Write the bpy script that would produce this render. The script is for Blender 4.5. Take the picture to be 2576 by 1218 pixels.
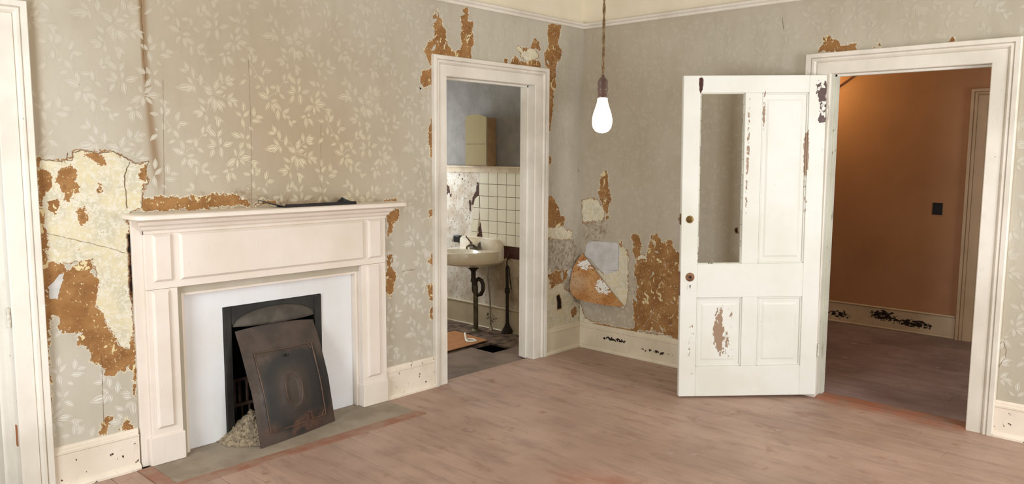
import bpy, bmesh, math, random
import numpy as np
from mathutils import Vector, Matrix, noise as mnoise

for o in list(bpy.data.objects):
    bpy.data.objects.remove(o, do_unlink=True)
SC = bpy.context.scene
COL = SC.collection
PI = math.pi

# ------------------------------------------------------------------ camera, light, exposure
CAM = Vector((-5.0932, -3.9900, 1.6))
FWD = Vector((0.72467, 0.68018, -0.11045))
cam_d = bpy.data.cameras.new('camera')
cam_d.sensor_width = 36.0
cam_d.lens = 1961.23 / 2576 * 36.0
cam_d.clip_start = 0.05
cam = bpy.data.objects.new('camera', cam_d)
COL.objects.link(cam)
yaw, pit, rol = map(math.radians, (43.1862, -6.3412, 0.3184))
fw = Vector((math.cos(pit) * math.cos(yaw), math.cos(pit) * math.sin(yaw), math.sin(pit)))
rt = Vector((math.sin(yaw), -math.cos(yaw), 0))
up = rt.cross(fw)
r2 = math.cos(rol) * rt + math.sin(rol) * up
u2 = -math.sin(rol) * rt + math.cos(rol) * up
cam.matrix_world = Matrix(((r2.x, u2.x, -fw.x, CAM.x), (r2.y, u2.y, -fw.y, CAM.y), (r2.z, u2.z, -fw.z, CAM.z), (0, 0, 0, 1)))
SC.camera = cam

SC.view_settings.view_transform = 'Standard'
SC.view_settings.look = 'None'
SC.view_settings.gamma = 1.0
SC.view_settings.use_curve_mapping = False
SC.view_settings.exposure = 0.13

world = bpy.data.worlds.new('world')
SC.world = world
world.use_nodes = True
world.node_tree.nodes['Background'].inputs[0].default_value = (0.75, 0.87, 1.0, 1)
world.node_tree.nodes['Background'].inputs[1].default_value = 1.0

def area(name, loc, rot, sx, sy, power, col):
    l = bpy.data.lights.new(name, 'AREA')
    l.shape = 'RECTANGLE'; l.size = sx; l.size_y = sy; l.energy = power; l.color = col
    o = bpy.data.objects.new(name, l); COL.objects.link(o)
    o.location = loc; o.rotation_euler = rot
    return o
DAY = (0.94, 0.975, 1.0)
SKY = (0.86, 0.93, 1.0)
# daylight entering through the windows of the two walls behind the camera
area('window_light', (-1.35, -5.72, 1.45), (PI / 2, 0, 0), 1.1, 1.7, 104, DAY)
area('window_light', (-4.05, -5.72, 1.45), (PI / 2, 0, 0), 1.1, 1.7, 20, DAY)
area('window_light', (-6.12, -1.75, 1.45), (PI / 2, 0, -PI / 2), 1.2, 1.7, 104, SKY)
# bathroom window, far wall
area('window_light', (-.45, 2.44, 1.6), (-PI / 2, 0, 0), 0.7, 1.0, 26, DAY)
# hall end window, out of sight past the doorway
area('window_light', (1.30, -4.44, 1.5), (PI / 2, 0, 0), 0.8, 1.3, 14, DAY)
# warm lamps: hanging bulb, hall ceiling lamp
def point(name, loc, power, col, r):
    l = bpy.data.lights.new(name, 'POINT'); l.energy = power; l.color = col; l.shadow_soft_size = r
    o = bpy.data.objects.new(name, l); COL.objects.link(o); o.location = loc
    return o
BULB = Vector((-3.138, -2.532, 1.722))
HALL_LAMP = Vector((2.08, -0.92, 2.26))

# ------------------------------------------------------------------ helpers
def s2l(c):
    return tuple(((v / 255.0) / 12.92 if v / 255.0 <= 0.04045 else ((v / 255.0 + 0.055) / 1.055) ** 2.4) for v in c)

class NT:
    """small node-tree writer"""
    def __init__(s, name, rough=0.6, spec=0.4):
        s.m = bpy.data.materials.new(name); s.m.use_nodes = True
        s.t = s.m.node_tree; s.b = s.t.nodes['Principled BSDF']
        s.b.inputs['Roughness'].default_value = rough
        s.b.inputs['Specular IOR Level'].default_value = spec
        s.tc = None
    def n(s, k, **kw):
        nd = s.t.nodes.new(k)
        for a, v in kw.items(): setattr(nd, a, v)
        return nd
    def put(s, sock, v):
        if hasattr(v, 'is_linked') or isinstance(v, bpy.types.NodeSocket): s.t.links.new(v, sock)
        else:
            if sock.type == 'RGBA' and len(v) == 3: v = tuple(v) + (1,)
            sock.default_value = v
    def pos(s):
        return s.n('ShaderNodeNewGeometry').outputs['Position']
    def obj(s):
        return s.n('ShaderNodeTexCoord').outputs['Object']
    def noise(s, v, scale, detail=4, rough=0.55, dist=0.0):
        nd = s.n('ShaderNodeTexNoise')
        s.put(nd.inputs['Vector'], v); nd.inputs['Scale'].default_value = scale
        nd.inputs['Detail'].default_value = detail; nd.inputs['Roughness'].default_value = rough
        nd.inputs['Distortion'].default_value = dist
        return nd.outputs['Fac']
    def scale(s, v, xyz, loc=(0, 0, 0)):
        nd = s.n('ShaderNodeMapping'); s.put(nd.inputs['Vector'], v)
        nd.inputs['Scale'].default_value = xyz; nd.inputs['Location'].default_value = loc
        return nd.outputs['Vector']
    def ma(s, op, a, b=0.0, c=0.0):
        nd = s.n('ShaderNodeMath', operation=op)
        s.put(nd.inputs[0], a); s.put(nd.inputs[1], b); s.put(nd.inputs[2], c)
        return nd.outputs[0]
    def step(s, v, lo, hi):
        nd = s.n('ShaderNodeMapRange', interpolation_type='SMOOTHSTEP')
        s.put(nd.inputs['Value'], v); nd.inputs['From Min'].default_value = lo; nd.inputs['From Max'].default_value = hi
        return nd.outputs['Result']
    def mix(s, f, a, b):
        nd = s.n('ShaderNodeMix', data_type='RGBA')
        s.put(nd.inputs[0], f); s.put(nd.inputs[6], a); s.put(nd.inputs[7], b)
        return nd.outputs[2]
    def attr(s, name):
        return s.n('ShaderNodeAttribute', attribute_name=name).outputs['Fac']
    def blob(s, v, c, r):
        """1 at the centre c falling to 0 at radii r (an ellipsoid)"""
        nd = s.n('ShaderNodeVectorMath', operation='SUBTRACT'); s.put(nd.inputs[0], v); nd.inputs[1].default_value = c
        n2 = s.n('ShaderNodeVectorMath', operation='DIVIDE'); s.put(n2.inputs[0], nd.outputs[0]); n2.inputs[1].default_value = r
        n3 = s.n('ShaderNodeVectorMath', operation='LENGTH'); s.put(n3.inputs[0], n2.outputs[0])
        return s.step(n3.outputs['Value'], 1.0, 0.25)
    def bump(s, h, dist=0.002, strength=1.0):
        nd = s.n('ShaderNodeBump'); s.put(nd.inputs['Height'], h)
        nd.inputs['Distance'].default_value = dist; nd.inputs['Strength'].default_value = strength
        s.put(s.b.inputs['Normal'], nd.outputs[0])
    def col(s, v): s.put(s.b.inputs['Base Color'], v)

def paint(name, rgb, chip=(70, 45, 30), amount=0.0, blobs=(), rough=0.45, dirt=0.12, cscale=38.0, under=None, stretch=(1, 1, 1)):
    """old brushed paint with small chips; blobs = worn places [(centre, radii, strength)] in the object's own space"""
    t = NT(name, rough, 0.35)
    p = t.obj()
    big = t.noise(p, 2.3, 3)
    fine = t.noise(t.scale(p, (1, 1, 0.35)), 30, 4)
    base = s2l(rgb); dk = tuple(x * (1 - dirt * 1.6) * k for x, k in zip(base, (1, 0.985, 0.94)))
    c = t.mix(t.step(big, 0.35, 0.72), base, dk)
    c = t.mix(t.ma('MULTIPLY', t.step(fine, 0.55, 0.8), dirt), c, s2l((150, 130, 105)))
    ch = t.noise(t.scale(p, stretch), cscale, 6, 0.62)
    lvl = t.ma('ADD', ch, amount - 0.0)
    dark = None
    for q in blobs:
        bm_ = t.blob(p, q[0], q[1]); lvl = t.ma('ADD', lvl, t.ma('MULTIPLY', bm_, q[2]))
        if len(q) > 3: dark = bm_ if dark is None else t.ma('MAXIMUM', dark, bm_)
    f = t.step(lvl, 0.735, 0.75)
    c = t.mix(f, c, s2l(under or chip))
    if dark is not None: c = t.mix(t.ma('MULTIPLY', t.step(dark, .02, .05), f), c, s2l(chip))
    t.col(c)
    t.bump(t.ma('ADD', t.ma('MULTIPLY', f, -1.0), t.ma('MULTIPLY', fine, 0.5)), 0.0012, 0.6)
    return t.m

class MB:
    """collects shapes, then links them as ONE mesh object"""
    def __init__(s): s.bm = bmesh.new(); s.mi = 0
    def _f(s, vs, fs):
        v = [s.bm.verts.new(p) for p in vs]; out = []
        for f in fs:
            try:
                q = s.bm.faces.new([v[i] for i in f]); q.material_index = s.mi; out.append(q)
            except ValueError: pass
        return v, out
    def box(s, x0, x1, y0, y1, z0, z1, bev=0.0, seg=1):
        x0, x1 = sorted((x0, x1)); y0, y1 = sorted((y0, y1)); z0, z1 = sorted((z0, z1))
        v, f = s._f([(x0, y0, z0), (x1, y0, z0), (x1, y1, z0), (x0, y1, z0), (x0, y0, z1), (x1, y0, z1), (x1, y1, z1), (x0, y1, z1)],
                    [(3, 2, 1, 0), (4, 5, 6, 7), (0, 1, 5, 4), (1, 2, 6, 5), (2, 3, 7, 6), (3, 0, 4, 7)])
        if bev:
            ed = {e for q in f for e in q.edges}
            bmesh.ops.bevel(s.bm, geom=list(ed), offset=bev, segments=seg, affect='EDGES', profile=0.5)
        return s
    def prism(s, pts, fn, h0, h1):
        """polygon pts (a,b) extruded from h0 to h1 through fn(a,b,h)"""
        n = len(pts)
        vs = [fn(a, b, h0) for a, b in pts] + [fn(a, b, h1) for a, b in pts]
        fs = [tuple(range(n))[::-1], tuple(range(n, 2 * n))] + [(i, (i + 1) % n, n + (i + 1) % n, n + i) for i in range(n)]
        s._f(vs, fs); return s
    def loft(s, rings, closed=True, caps=True):
        n = len(rings[0]); vs = [p for r in rings for p in r]; fs = []
        for k in range(len(rings) - 1):
            for i in range(n if closed else n - 1):
                j = (i + 1) % n
                fs.append((k * n + i, k * n + j, (k + 1) * n + j, (k + 1) * n + i))
        if caps and closed:
            fs.append(tuple(range(n))[::-1]); fs.append(tuple(range((len(rings) - 1) * n, len(rings) * n)))
        s._f(vs, fs); return s
    def lathe(s, prof, c, seg=24, axis='z'):
        rings = []
        for r, h in prof:
            ring = []
            for i in range(seg):
                a = 2 * PI * i / seg; ca, sa = math.cos(a) * r, math.sin(a) * r
                d = {'z': (ca, sa, h), 'x': (h, ca, sa), 'y': (sa, h, ca)}[axis]
                ring.append((c[0] + d[0], c[1] + d[1], c[2] + d[2]))
            rings.append(ring)
        return s.loft(rings)
    def tube(s, pts, r, seg=8):
        pts = [Vector(p) for p in pts]; rings = []; prev = None
        for i, p in enumerate(pts):
            d = (pts[min(i + 1, len(pts) - 1)] - pts[max(i - 1, 0)]).normalized()
            a = prev if prev is not None else (Vector((0, 0, 1)) if abs(d.z) < 0.9 else Vector((1, 0, 0)))
            a = (a - d * a.dot(d)).normalized(); b = d.cross(a); prev = a
            rr = r[i] if isinstance(r, (list, tuple)) else r
            rings.append([tuple(p + (a * math.cos(2 * PI * k / seg) + b * math.sin(2 * PI * k / seg)) * rr) for k in range(seg)])
        return s.loft(rings)
    def raised(s, a0, a1, b0, b1, fn, h0, h1, bev):
        """raised field: rectangle at h0, bevelled up to a smaller rectangle at h1"""
        o = [(a0, b0), (a1, b0), (a1, b1), (a0, b1)]
        i = [(a0 + bev, b0 + bev), (a1 - bev, b0 + bev), (a1 - bev, b1 - bev), (a0 + bev, b1 - bev)]
        return s.loft([[fn(a, b, h0) for a, b in o], [fn(a, b, h0 + (h1 - h0) * .25) for a, b in o], [fn(a, b, h1) for a, b in i]])
    def build(s, name, mats, parent=None, smooth=None):
        bmesh.ops.recalc_face_normals(s.bm, faces=s.bm.faces)
        me = bpy.data.meshes.new(name); s.bm.to_mesh(me); s.bm.free()
        for m in (mats if isinstance(mats, (list, tuple)) else [mats]): me.materials.append(m)
        if smooth:
            for p in me.polygons: p.use_smooth = True
            me.set_sharp_from_angle(angle=math.radians(smooth))
        o = bpy.data.objects.new(name, me); COL.objects.link(o)
        if parent is not None:
            o.parent = parent
            o.matrix_parent_inverse = Matrix.Translation(-Vector(parent.location)) if parent.type == 'EMPTY' and parent.rotation_euler.z == 0 and parent.rotation_euler.x == 0 and parent.rotation_euler.y == 0 else Matrix()
        return o

def tag(o, label=None, cat=None, group=None, kind=None):
    if label: o['label'] = label
    if cat: o['category'] = cat
    if group: o['group'] = group
    if kind: o['kind'] = kind
    return o
def empty(name, loc=(0, 0, 0)):
    o = bpy.data.objects.new(name, None); COL.objects.link(o); o.location = loc; o.empty_display_size = 0.1
    return o
def struct(o, label, cat): return tag(o, label, cat, kind='structure')

FA = lambda a, b, h: (a, YA - h, b)      # fireplace wall: along x, up z, out of the wall -y
FB = lambda a, b, h: (XB - h, a, b)      # right wall: along y, up z, out of the wall -x
YA = 0.02
XB = 0.02
rnd = random.Random(7)

# ------------------------------------------------------------------ materials
M = {}
CREAM = (232, 222, 205)
M['trim'] = paint('cream trim paint', (237, 229, 216), amount=0.022, cscale=30)
M['trim_grey'] = paint('cream trim paint, scuffed', (238, 232, 220), amount=0.03, cscale=24)
M['mantel'] = paint('mantel paint', (238, 226, 213), amount=-0.02, dirt=0.06)
M['base_left'] = paint('baseboard paint, speckled', (240, 226, 208), amount=0.085, cscale=30)
M['base_corner'] = paint('baseboard paint, corner', (230, 216, 190), amount=0.01, chip=(35, 22, 14),
                         blobs=[((0.0, -.36, .118), (.08, .30, .03), .24), ((0, -.75, .085), (.08, .25, .025), .22)], cscale=30)
M['base_hall'] = paint('hall baseboard paint', (215, 195, 165), amount=0.02, chip=(32, 24, 20),
                       blobs=[((2.53, -1.60, .13), (.1, .2, .09), .30), ((2.53, -1.88, .09), (.1, .25, .06), .32), ((2.53, -1.2, .08), (.1, .2, .06), .26)], cscale=30, stretch=(1, 1, 1.8))
M['white'] = paint('white wash', (236, 236, 238), amount=-0.05, dirt=0.05)
M['frieze'] = paint('cream wall paint above rail', (238, 226, 202), amount=-0.08, dirt=0.05)
M['ceiling'] = paint('ceiling paint', (236, 232, 222), amount=-0.08)
M['jamb_chip'] = paint('chipped greenish jamb paint', (214, 212, 196), chip=(120, 105, 85), amount=0.09, cscale=30, stretch=(1, 1, .35))

def simple(name, rgb, rough=0.6, metal=0.0, var=0.25, scale=12, rgb2=None, spec=0.4, bump=0.0):
    t = NT(name, rough, spec); p = t.obj()
    c1 = s2l(rgb); c2 = s2l(rgb2) if rgb2 else tuple(x * (1 - var) for x in c1)
    nz = t.noise(p, scale, 5)
    t.col(t.mix(t.step(nz, 0.35, 0.68), c1, c2)); t.b.inputs['Metallic'].default_value = metal
    if bump: t.bump(nz, bump)
    return t.m
M['iron'] = simple('black iron', (52, 50, 46), 0.55, 0.3, rgb2=(38, 37, 35))
M['hood'] = simple('dusty iron hood', (90, 83, 73), 0.7, 0.1, rgb2=(70, 65, 58))
M['grate'] = simple('rusty grate iron', (88, 68, 58), 0.7, 0.3, rgb2=(60, 45, 38))
M['soot'] = simple('sooty brick', (30, 24, 22), 0.9, 0, rgb2=(18, 15, 14))
M['hearth'] = simple('worn hearth slab', (164, 150, 131), 0.75, 0, rgb2=(142, 128, 110), scale=5)
M['hearth_edge'] = simple('red-brown wood edging', (152, 104, 82), 0.6, 0, rgb2=(160, 132, 112), scale=9)
M['ash'] = simple('ash and mortar crumbs', (176, 158, 130), 0.95, 0, rgb2=(132, 116, 95), scale=45, bump=0.004)
M['plate'] = simple('black sheet metal', (46, 42, 42), 0.5, 0.4, rgb2=(36, 32, 32))
M['brass'] = simple('aged brass', (120, 92, 52), 0.4, 0.8, rgb2=(90, 68, 40))
M['rosette'] = simple('rusty escutcheon', (150, 110, 80), 0.6, 0.3, rgb2=(110, 78, 55), scale=40)
M['dark'] = simple('dark recess', (26, 22, 20), 0.9)
M['pipe'] = simple('dark waste pipe', (62, 56, 48), 0.4, 0.5, rgb2=(48, 42, 36))
M['pipe_green'] = simple('tarnished brass waste pipe', (104, 98, 76), 0.4, 0.5, rgb2=(78, 72, 55))
M['pipe_rust'] = simple('corroded iron pipe', (52, 42, 36), 0.8, 0.2, rgb2=(40, 32, 28))
M['chrome_dull'] = simple('dull supply tube', (165, 158, 145), 0.35, 0.7)
M['porcelain'] = simple('stained porcelain', (236, 232, 222), 0.18, 0, rgb2=(214, 200, 175), scale=3.5, spec=0.5)
M['faucet'] = simple('tarnished faucet metal', (120, 112, 102), 0.3, 0.8, rgb2=(90, 82, 74))
M['cabinet'] = simple('cabinet side, tan', (158, 128, 96), 0.5, rgb2=(140, 112, 84))
M['cardboard'] = simple('brown cardboard', (178, 124, 78), 0.85, rgb2=(166, 112, 70))
M['plastic_white'] = simple('white plastic', (235, 232, 222), 0.4, var=.05)
M['box_black'] = simple('black electrical box', (30, 29, 30), 0.5)
M['cord'] = simple('braided brown cord', (128, 102, 66), 0.8, rgb2=(92, 70, 44), scale=160)
M['socket'] = simple('brown bakelite socket', (92, 66, 54), 0.4, rgb2=(76, 54, 44))
M['rail_bath'] = simple('bathroom shelf rail', (205, 188, 158), 0.5, rgb2=(186, 168, 138))
M['base_bath'] = paint('bathroom baseboard paint', (196, 184, 160), amount=0.03, chip=(60, 45, 35),
                       blobs=[((0.01, 1.06, .09), (.08, .14, .08), .2)], cscale=34, stretch=(1, 1, 2.2))
M['plywood'] = simple('dusty plywood', (130, 112, 98), 0.8, rgb2=(105, 88, 76), scale=4)
M['bathfloor'] = simple('rotten bathroom floorboards', (120, 100, 85), 0.9, rgb2=(60, 46, 38), scale=11, bump=0.006)
M['tile'] = simple('cream wall tile', (226, 222, 204), 0.25, rgb2=(216, 211, 192), scale=3)
M['grout'] = simple('dark tile backing', (70, 52, 40), 0.9)
M['hallwall'] = simple('ochre brown hall paint', (182, 136, 97), 0.6, rgb2=(172, 126, 88), scale=1.6)
M['halltrim'] = paint('hall door casing paint', (196, 166, 130), amount=-0.02)
M['paper_plain'] = simple('plain grey wallpaper', (188, 182, 168), 0.8, rgb2=(176, 170, 155), scale=2)
M['hinge'] = simple('painted hinge', (225, 220, 205), 0.5, rgb2=(190, 180, 160), scale=60)
M['wood_raw'] = simple('bare wood patch', (158, 98, 55), 0.7)

# bulb glass that gives off light
t = NT('lit bulb glass'); t.b.inputs['Emission Color'].default_value = (1.0, 0.86, 0.60, 1); t.b.inputs['Emission Strength'].default_value = 14
t.col((1, .95, .85)); M['bulb'] = t.m
# mirror of the cabinet: old silvered glass
t = NT('old mirror', 0.12); t.b.inputs['Metallic'].default_value = 0.9; t.col(s2l((214, 212, 190))); M['mirror'] = t.m

# door leaf: thick cream-white paint with bare places (door's own space: u from hinge, y out, z up)
def door_paint():
    return paint('open door paint', (232, 230, 221), chip=(74, 40, 28), under=(160, 132, 108), amount=0.012, dirt=0.05, cscale=46, rough=0.4, stretch=(1, 1, .6),
        blobs=[((.055, 0, 2.03), (.07, .1, .10), .27, 1), ((.05, 0, 1.93), (.06, .1, .12), .19, 1), ((.048, 0, 1.84), (.05, .1, .045), .26, 1), ((.835, 0, 2.06), (.022, .1, .075), .48, 1),
               ((.137, 0, 1.63), (.026, .1, .26), .42), ((.13, 0, 1.3), (.02, .1, .2), .15), ((.668, 0, .46), (.05, .1, .24), .36), ((.61, 0, .38), (.08, .1, .18), .19), ((.60, 0, .58), (.06, .1, .07), .16),
               ((.518, 0, 1.6), (.016, .1, .7), .24), ((.42, 0, 1.88), (.018, .1, .2), .28), ((.85, 0, .38), (.04, .1, .34), .13), ((.805, 0, 1.5), (.012, .1, .6), .2), ((.04, 0, 1.55), (.04, .1, .3), .12)])
M['door'] = door_paint()

# floor boards: worn mauve-brown paint
def floor_mat(name, a, b, red, dust=0.6):
    t = NT(name, 0.5, 0.35); p = t.pos()
    st = t.scale(p, (1, .22, 1))
    ob = t.n('ShaderNodeObjectInfo').outputs['Random']
    n1 = t.noise(p, 1.6, 4); n2 = t.noise(st, 14, 6, 0.65); n3 = t.noise(p, 7, 5); n4 = t.noise(t.scale(p, (1, .5, 1)), 55, 5)
    c = t.mix(t.step(n1, .35, .68), s2l(a), s2l(b))
    c = t.mix(t.ma('MULTIPLY', t.step(n2, .45, .72), .55), c, s2l(tuple(x * .72 for x in a)))
    c = t.mix(t.ma('MULTIPLY', ob, .22), c, s2l(tuple(x * .80 for x in b)))
    c = t.mix(t.ma('MULTIPLY', t.step(t.ma('ADD', n3, t.ma('MULTIPLY', n2, .25)), .72, .82), .55), c, s2l(red))
    c = t.mix(t.ma('MULTIPLY', t.step(t.ma('ADD', t.ma('MULTIPLY', n1, .4), n3), .84, 1.02), dust), c, s2l((205, 190, 180)))
    c = t.mix(t.step(n4, .735, .76), c, s2l((215, 205, 195)))
    c = t.mix(t.ma('MULTIPLY', t.step(t.ma('ADD', n4, t.ma('MULTIPLY', n2, .2)), .42, .34), .6), c, s2l((95, 66, 54)))
    # one big bare red patch and a scorch streak, as worn into these boards
    bl = t.ma('MULTIPLY', t.ma('MAXIMUM', t.blob(p, (-2.15, -1.85, 0), (.28, .40, .2)), t.ma('MULTIPLY', t.blob(p, (-.02, -2.5, 0), (.12, .8, .2)), .8)), t.step(n2, .30, .6))
    c = t.mix(t.ma('MULTIPLY', bl, .6), c, s2l((158, 92, 62)))
    t.col(c); t.put(t.b.inputs['Roughness'], t.ma('ADD', t.ma('MULTIPLY', n2, .3), .34))
    t.bump(t.ma('ADD', n2, t.ma('MULTIPLY', n4, .4)), 0.0015, 0.5)
    return t.m
M['floor'] = floor_mat('worn mauve floor paint', (186, 156, 138), (168, 138, 120), (138, 96, 72))
M['floor_hall'] = floor_mat('hall floor paint', (160, 138, 132), (130, 108, 102), (95, 74, 66), .9)
M['threshold'] = simple('red-brown threshold wood', (156, 98, 72), 0.5, rgb2=(140, 108, 92), scale=7)

# summer cover of the fireplace: rusty stamped iron, dark centre
def cover_mat():
    t = NT('rusty stamped iron', 0.5, 0.4); p = t.obj(); t.b.inputs['Metallic'].default_value = 0.25
    n1 = t.noise(p, 9, 5); n2 = t.noise(p, 40, 4)
    c = t.mix(t.step(n1, .35, .65), s2l((86, 73, 64)), s2l((70, 60, 53)))
    ctr = t.blob(p, (-2.74, -.09, .24), (.36, .5, .36))
    oval = t.blob(p, (-2.785, -.09, .265), (.17, .6, .19))
    dk = t.ma('MULTIPLY', t.step(t.ma('ADD', ctr, t.ma('MULTIPLY', t.ma('SUBTRACT', n1, .5), .6)), .15, .55), t.ma('SUBTRACT', 1.0, t.ma('MULTIPLY', oval, .9)))
    c = t.mix(t.ma('MULTIPLY', dk, .85), c, s2l((44, 44, 43)))
    low = t.blob(p, (-2.77, -.14, .06), (.36, .4, .09))
    c = t.mix(t.ma('MULTIPLY', t.ma('MULTIPLY', low, t.step(n1, .42, .6)), .65), c, s2l((116, 82, 64)))
    t.col(c); t.bump(n2, .001, .4); t.put(t.b.inputs['Roughness'], t.ma('ADD', t.ma('MULTIPLY', n1, .35), .3))
    return t.m
M['cover'] = cover_mat()
M['cover_rim'] = simple('rust-rubbed bead', (112, 86, 72), 0.5, 0.3, rgb2=(84, 67, 57), scale=14)

# wallpaper: grey-beige sheet; places torn to brown backing, cream plaster or white plaster come from the wall's own damage fields
def paper_colour(t, p):
    n1 = t.noise(p, 1.1, 3); n2 = t.noise(t.scale(p, (1, 1, .25)), 16, 4)
    c = t.mix(t.step(n1, .35, .65), s2l((198, 190, 173)), s2l((186, 176, 157)))
    c = t.mix(t.ma('MULTIPLY', t.step(n2, .4, .75), .18), c, s2l((160, 148, 126)))
    c = t.mix(t.attr('stain_tone'), c, s2l((172, 151, 121)))
    c = t.mix(t.attr('streak'), c, s2l((138, 104, 64)))
    return c
def wallpaper():
    t = NT('torn leaf wallpaper', 0.75, 0.2); p = t.pos()
    a1 = t.ma('SUBTRACT', t.noise(p, 22, 7, .66), .5); a2 = t.ma('SUBTRACT', t.noise(p, 95, 4, .6), .5)
    jag = t.ma('ADD', t.ma('MULTIPLY', a1, .085), t.ma('MULTIPLY', a2, .02))
    n8 = t.noise(p, 9, 5); n30 = t.noise(p, 34, 6, .65); n70 = t.noise(p, 80, 5, .6)
    c = paper_colour(t, p)
    # soiled places
    d = t.step(t.ma('ADD', t.attr('d_dirt'), t.ma('MULTIPLY', t.ma('SUBTRACT', n8, .5), .2)), -.02, .06)
    c = t.mix(t.ma('MULTIPLY', d, t.step(n30, .35, .7)), c, s2l((148, 128, 104)))
    c = t.mix(t.ma('MULTIPLY', d, t.step(n70, .66, .70)), c, s2l((92, 64, 44)))
    # cream plaster
    dc = t.ma('ADD', t.attr('d_cream'), jag)
    cr = t.mix(t.step(n8, .38, .62), s2l((222, 209, 172)), s2l((206, 198, 172)))
    cr = t.mix(t.step(t.ma('ADD', t.ma('MULTIPLY', n30, .5), t.ma('MULTIPLY', n70, .5)), .46, .58), cr, s2l((228, 221, 202)))
    cr = t.mix(t.ma('MULTIPLY', t.step(n70, .60, .72), .5), cr, s2l((160, 138, 92)))
    cr = t.mix(t.step(t.ma('ADD', t.ma('MULTIPLY', n30, .5), t.ma('MULTIPLY', n8, .5)), .66, .68), cr, s2l((164, 112, 56)))
    c = t.mix(t.step(dc, -.006, -.004), c, s2l((158, 106, 58)))
    c = t.mix(t.step(dc, -.001, .001), c, cr)
    # brown backing paper
    db = t.ma('ADD', t.attr('d_brown'), jag)
    br = t.mix(t.step(n8, .35, .65), s2l((168, 124, 76)), s2l((146, 103, 60)))
    br = t.mix(t.ma('MULTIPLY', t.step(n30, .5, .72), .6), br, s2l((118, 80, 46)))
    n18 = t.noise(t.scale(p, (1, 1, .7)), 21, 5, .6, .8)
    br = t.mix(t.step(t.ma('ADD', n18, t.ma('MULTIPLY', t.attr('d_cream'), .7)), .485, .50), br, br) if False else br
    br = t.mix(t.step(n18, .39, .38), br, s2l((224, 206, 160)))
    br = t.mix(t.step(n18, .665, .675), br, s2l((196, 188, 170)))
    br = t.mix(t.step(n70, .36, .34), br, s2l((222, 204, 158)))
    c = t.mix(t.step(db, -.006, -.004), c, s2l((226, 214, 188)))
    c = t.mix(t.step(db, -.001, .001), c, br)
    dw = t.ma('ADD', t.attr('d_white'), t.ma('MULTIPLY', jag, .4))
    wh = t.mix(t.step(n8, .35, .7), s2l((214, 212, 208)), s2l((196, 192, 186)))
    wh = t.mix(t.step(n70, .70, .73), wh, s2l((110, 96, 80)))
    c = t.mix(t.step(dw, -.001, .001), c, wh)
    dd = t.ma('ADD', t.attr('d_dark'), t.ma('MULTIPLY', jag, .4))
    c = t.mix(t.step(dd, -.012, -.001), c, s2l((110, 72, 42)))
    c = t.mix(t.step(dd, -.001, .002), c, s2l((34, 24, 18)))
    t.col(c)
    h = t.ma('SUBTRACT', 1.0, t.ma('MAXIMUM', t.step(db, -.002, .002), t.ma('MAXIMUM', t.step(dc, -.002, .002), t.step(dw, -.002, .002))))
    t.bump(t.ma('ADD', h, t.ma('ADD', t.ma('MULTIPLY', n30, .25), t.ma('MULTIPLY', t.noise(p, 3.5, 3), 2.0))), .0022, .7)
    return t.m
M['paper'] = wallpaper()
def leaf_mat():
    t = NT('printed leaf', 0.6, 0.3); p = t.pos()
    c = paper_colour(t, p)
    e = t.attr('rim'); s = t.attr('strength')
    n = t.noise(p, 60, 3)
    f = t.ma('MAXIMUM', t.ma('MULTIPLY', t.step(e, .45, .85), 1.0), t.ma('ADD', t.ma('MULTIPLY', t.step(n, .35, .65), .24), .12))
    lc = t.mix(t.step(t.attr('stain_tone'), 0, .7), s2l((226, 222, 210)), s2l((224, 212, 178)))
    t.col(t.mix(t.ma('MULTIPLY', f, s), c, lc))
    return t.m
M['leaf'] = leaf_mat()
M['crack'] = simple('dark crack', (140, 114, 84), 0.9, rgb2=(96, 72, 50), scale=30)
# distressed bathroom plaster, blue-grey paint above the rail
def bathwall():
    t = NT('bathroom wall', 0.7, 0.2); p = t.pos()
    sep = t.n('ShaderNodeSeparateXYZ'); t.put(sep.inputs[0], p)
    n8 = t.noise(p, 7, 5); n30 = t.noise(p, 30, 6, .65); n60 = t.noise(t.scale(p, (1, 1, .4)), 60, 5, .6)
    blue = t.mix(t.step(n8, .3, .7), s2l((142, 140, 138)), s2l((128, 126, 123)))
    pl = t.mix(t.step(n8, .38, .62), s2l((226, 222, 214)), s2l((202, 192, 176)))
    pl = t.mix(t.ma('MULTIPLY', t.step(n30, .54, .64), .75), pl, s2l((168, 142, 112)))
    pl = t.mix(t.step(n60, .655, .68), pl, s2l((92, 66, 48)))
    lowd = t.step(t.ma('ADD', sep.outputs['Y'], t.ma('MULTIPLY', n8, .3)), 1.32, 1.12)
    lowd = t.ma('MULTIPLY', lowd, t.step(sep.outputs['Z'], .8, .66))
    pl = t.mix(t.ma('MULTIPLY', lowd, .75), pl, t.mix(t.step(n8, .4, .6), s2l((168, 150, 124)), s2l((138, 120, 96))))
    jag = t.ma('ADD', t.ma('MULTIPLY', t.ma('SUBTRACT', n30, .5), .05), t.ma('MULTIPLY', t.ma('SUBTRACT', n60, .5), .02))
    dd = t.ma('ADD', t.attr('d_dark'), jag)
    pl = t.mix(t.step(dd, -.001, .001), pl, s2l((72, 44, 34)))
    t.col(t.mix(t.step(sep.outputs['Z'], 1.46, 1.462), pl, blue))
    t.bump(t.ma('ADD', n30, n60), .003, .6)
    return t.m
M['bathwall'] = bathwall()
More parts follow.
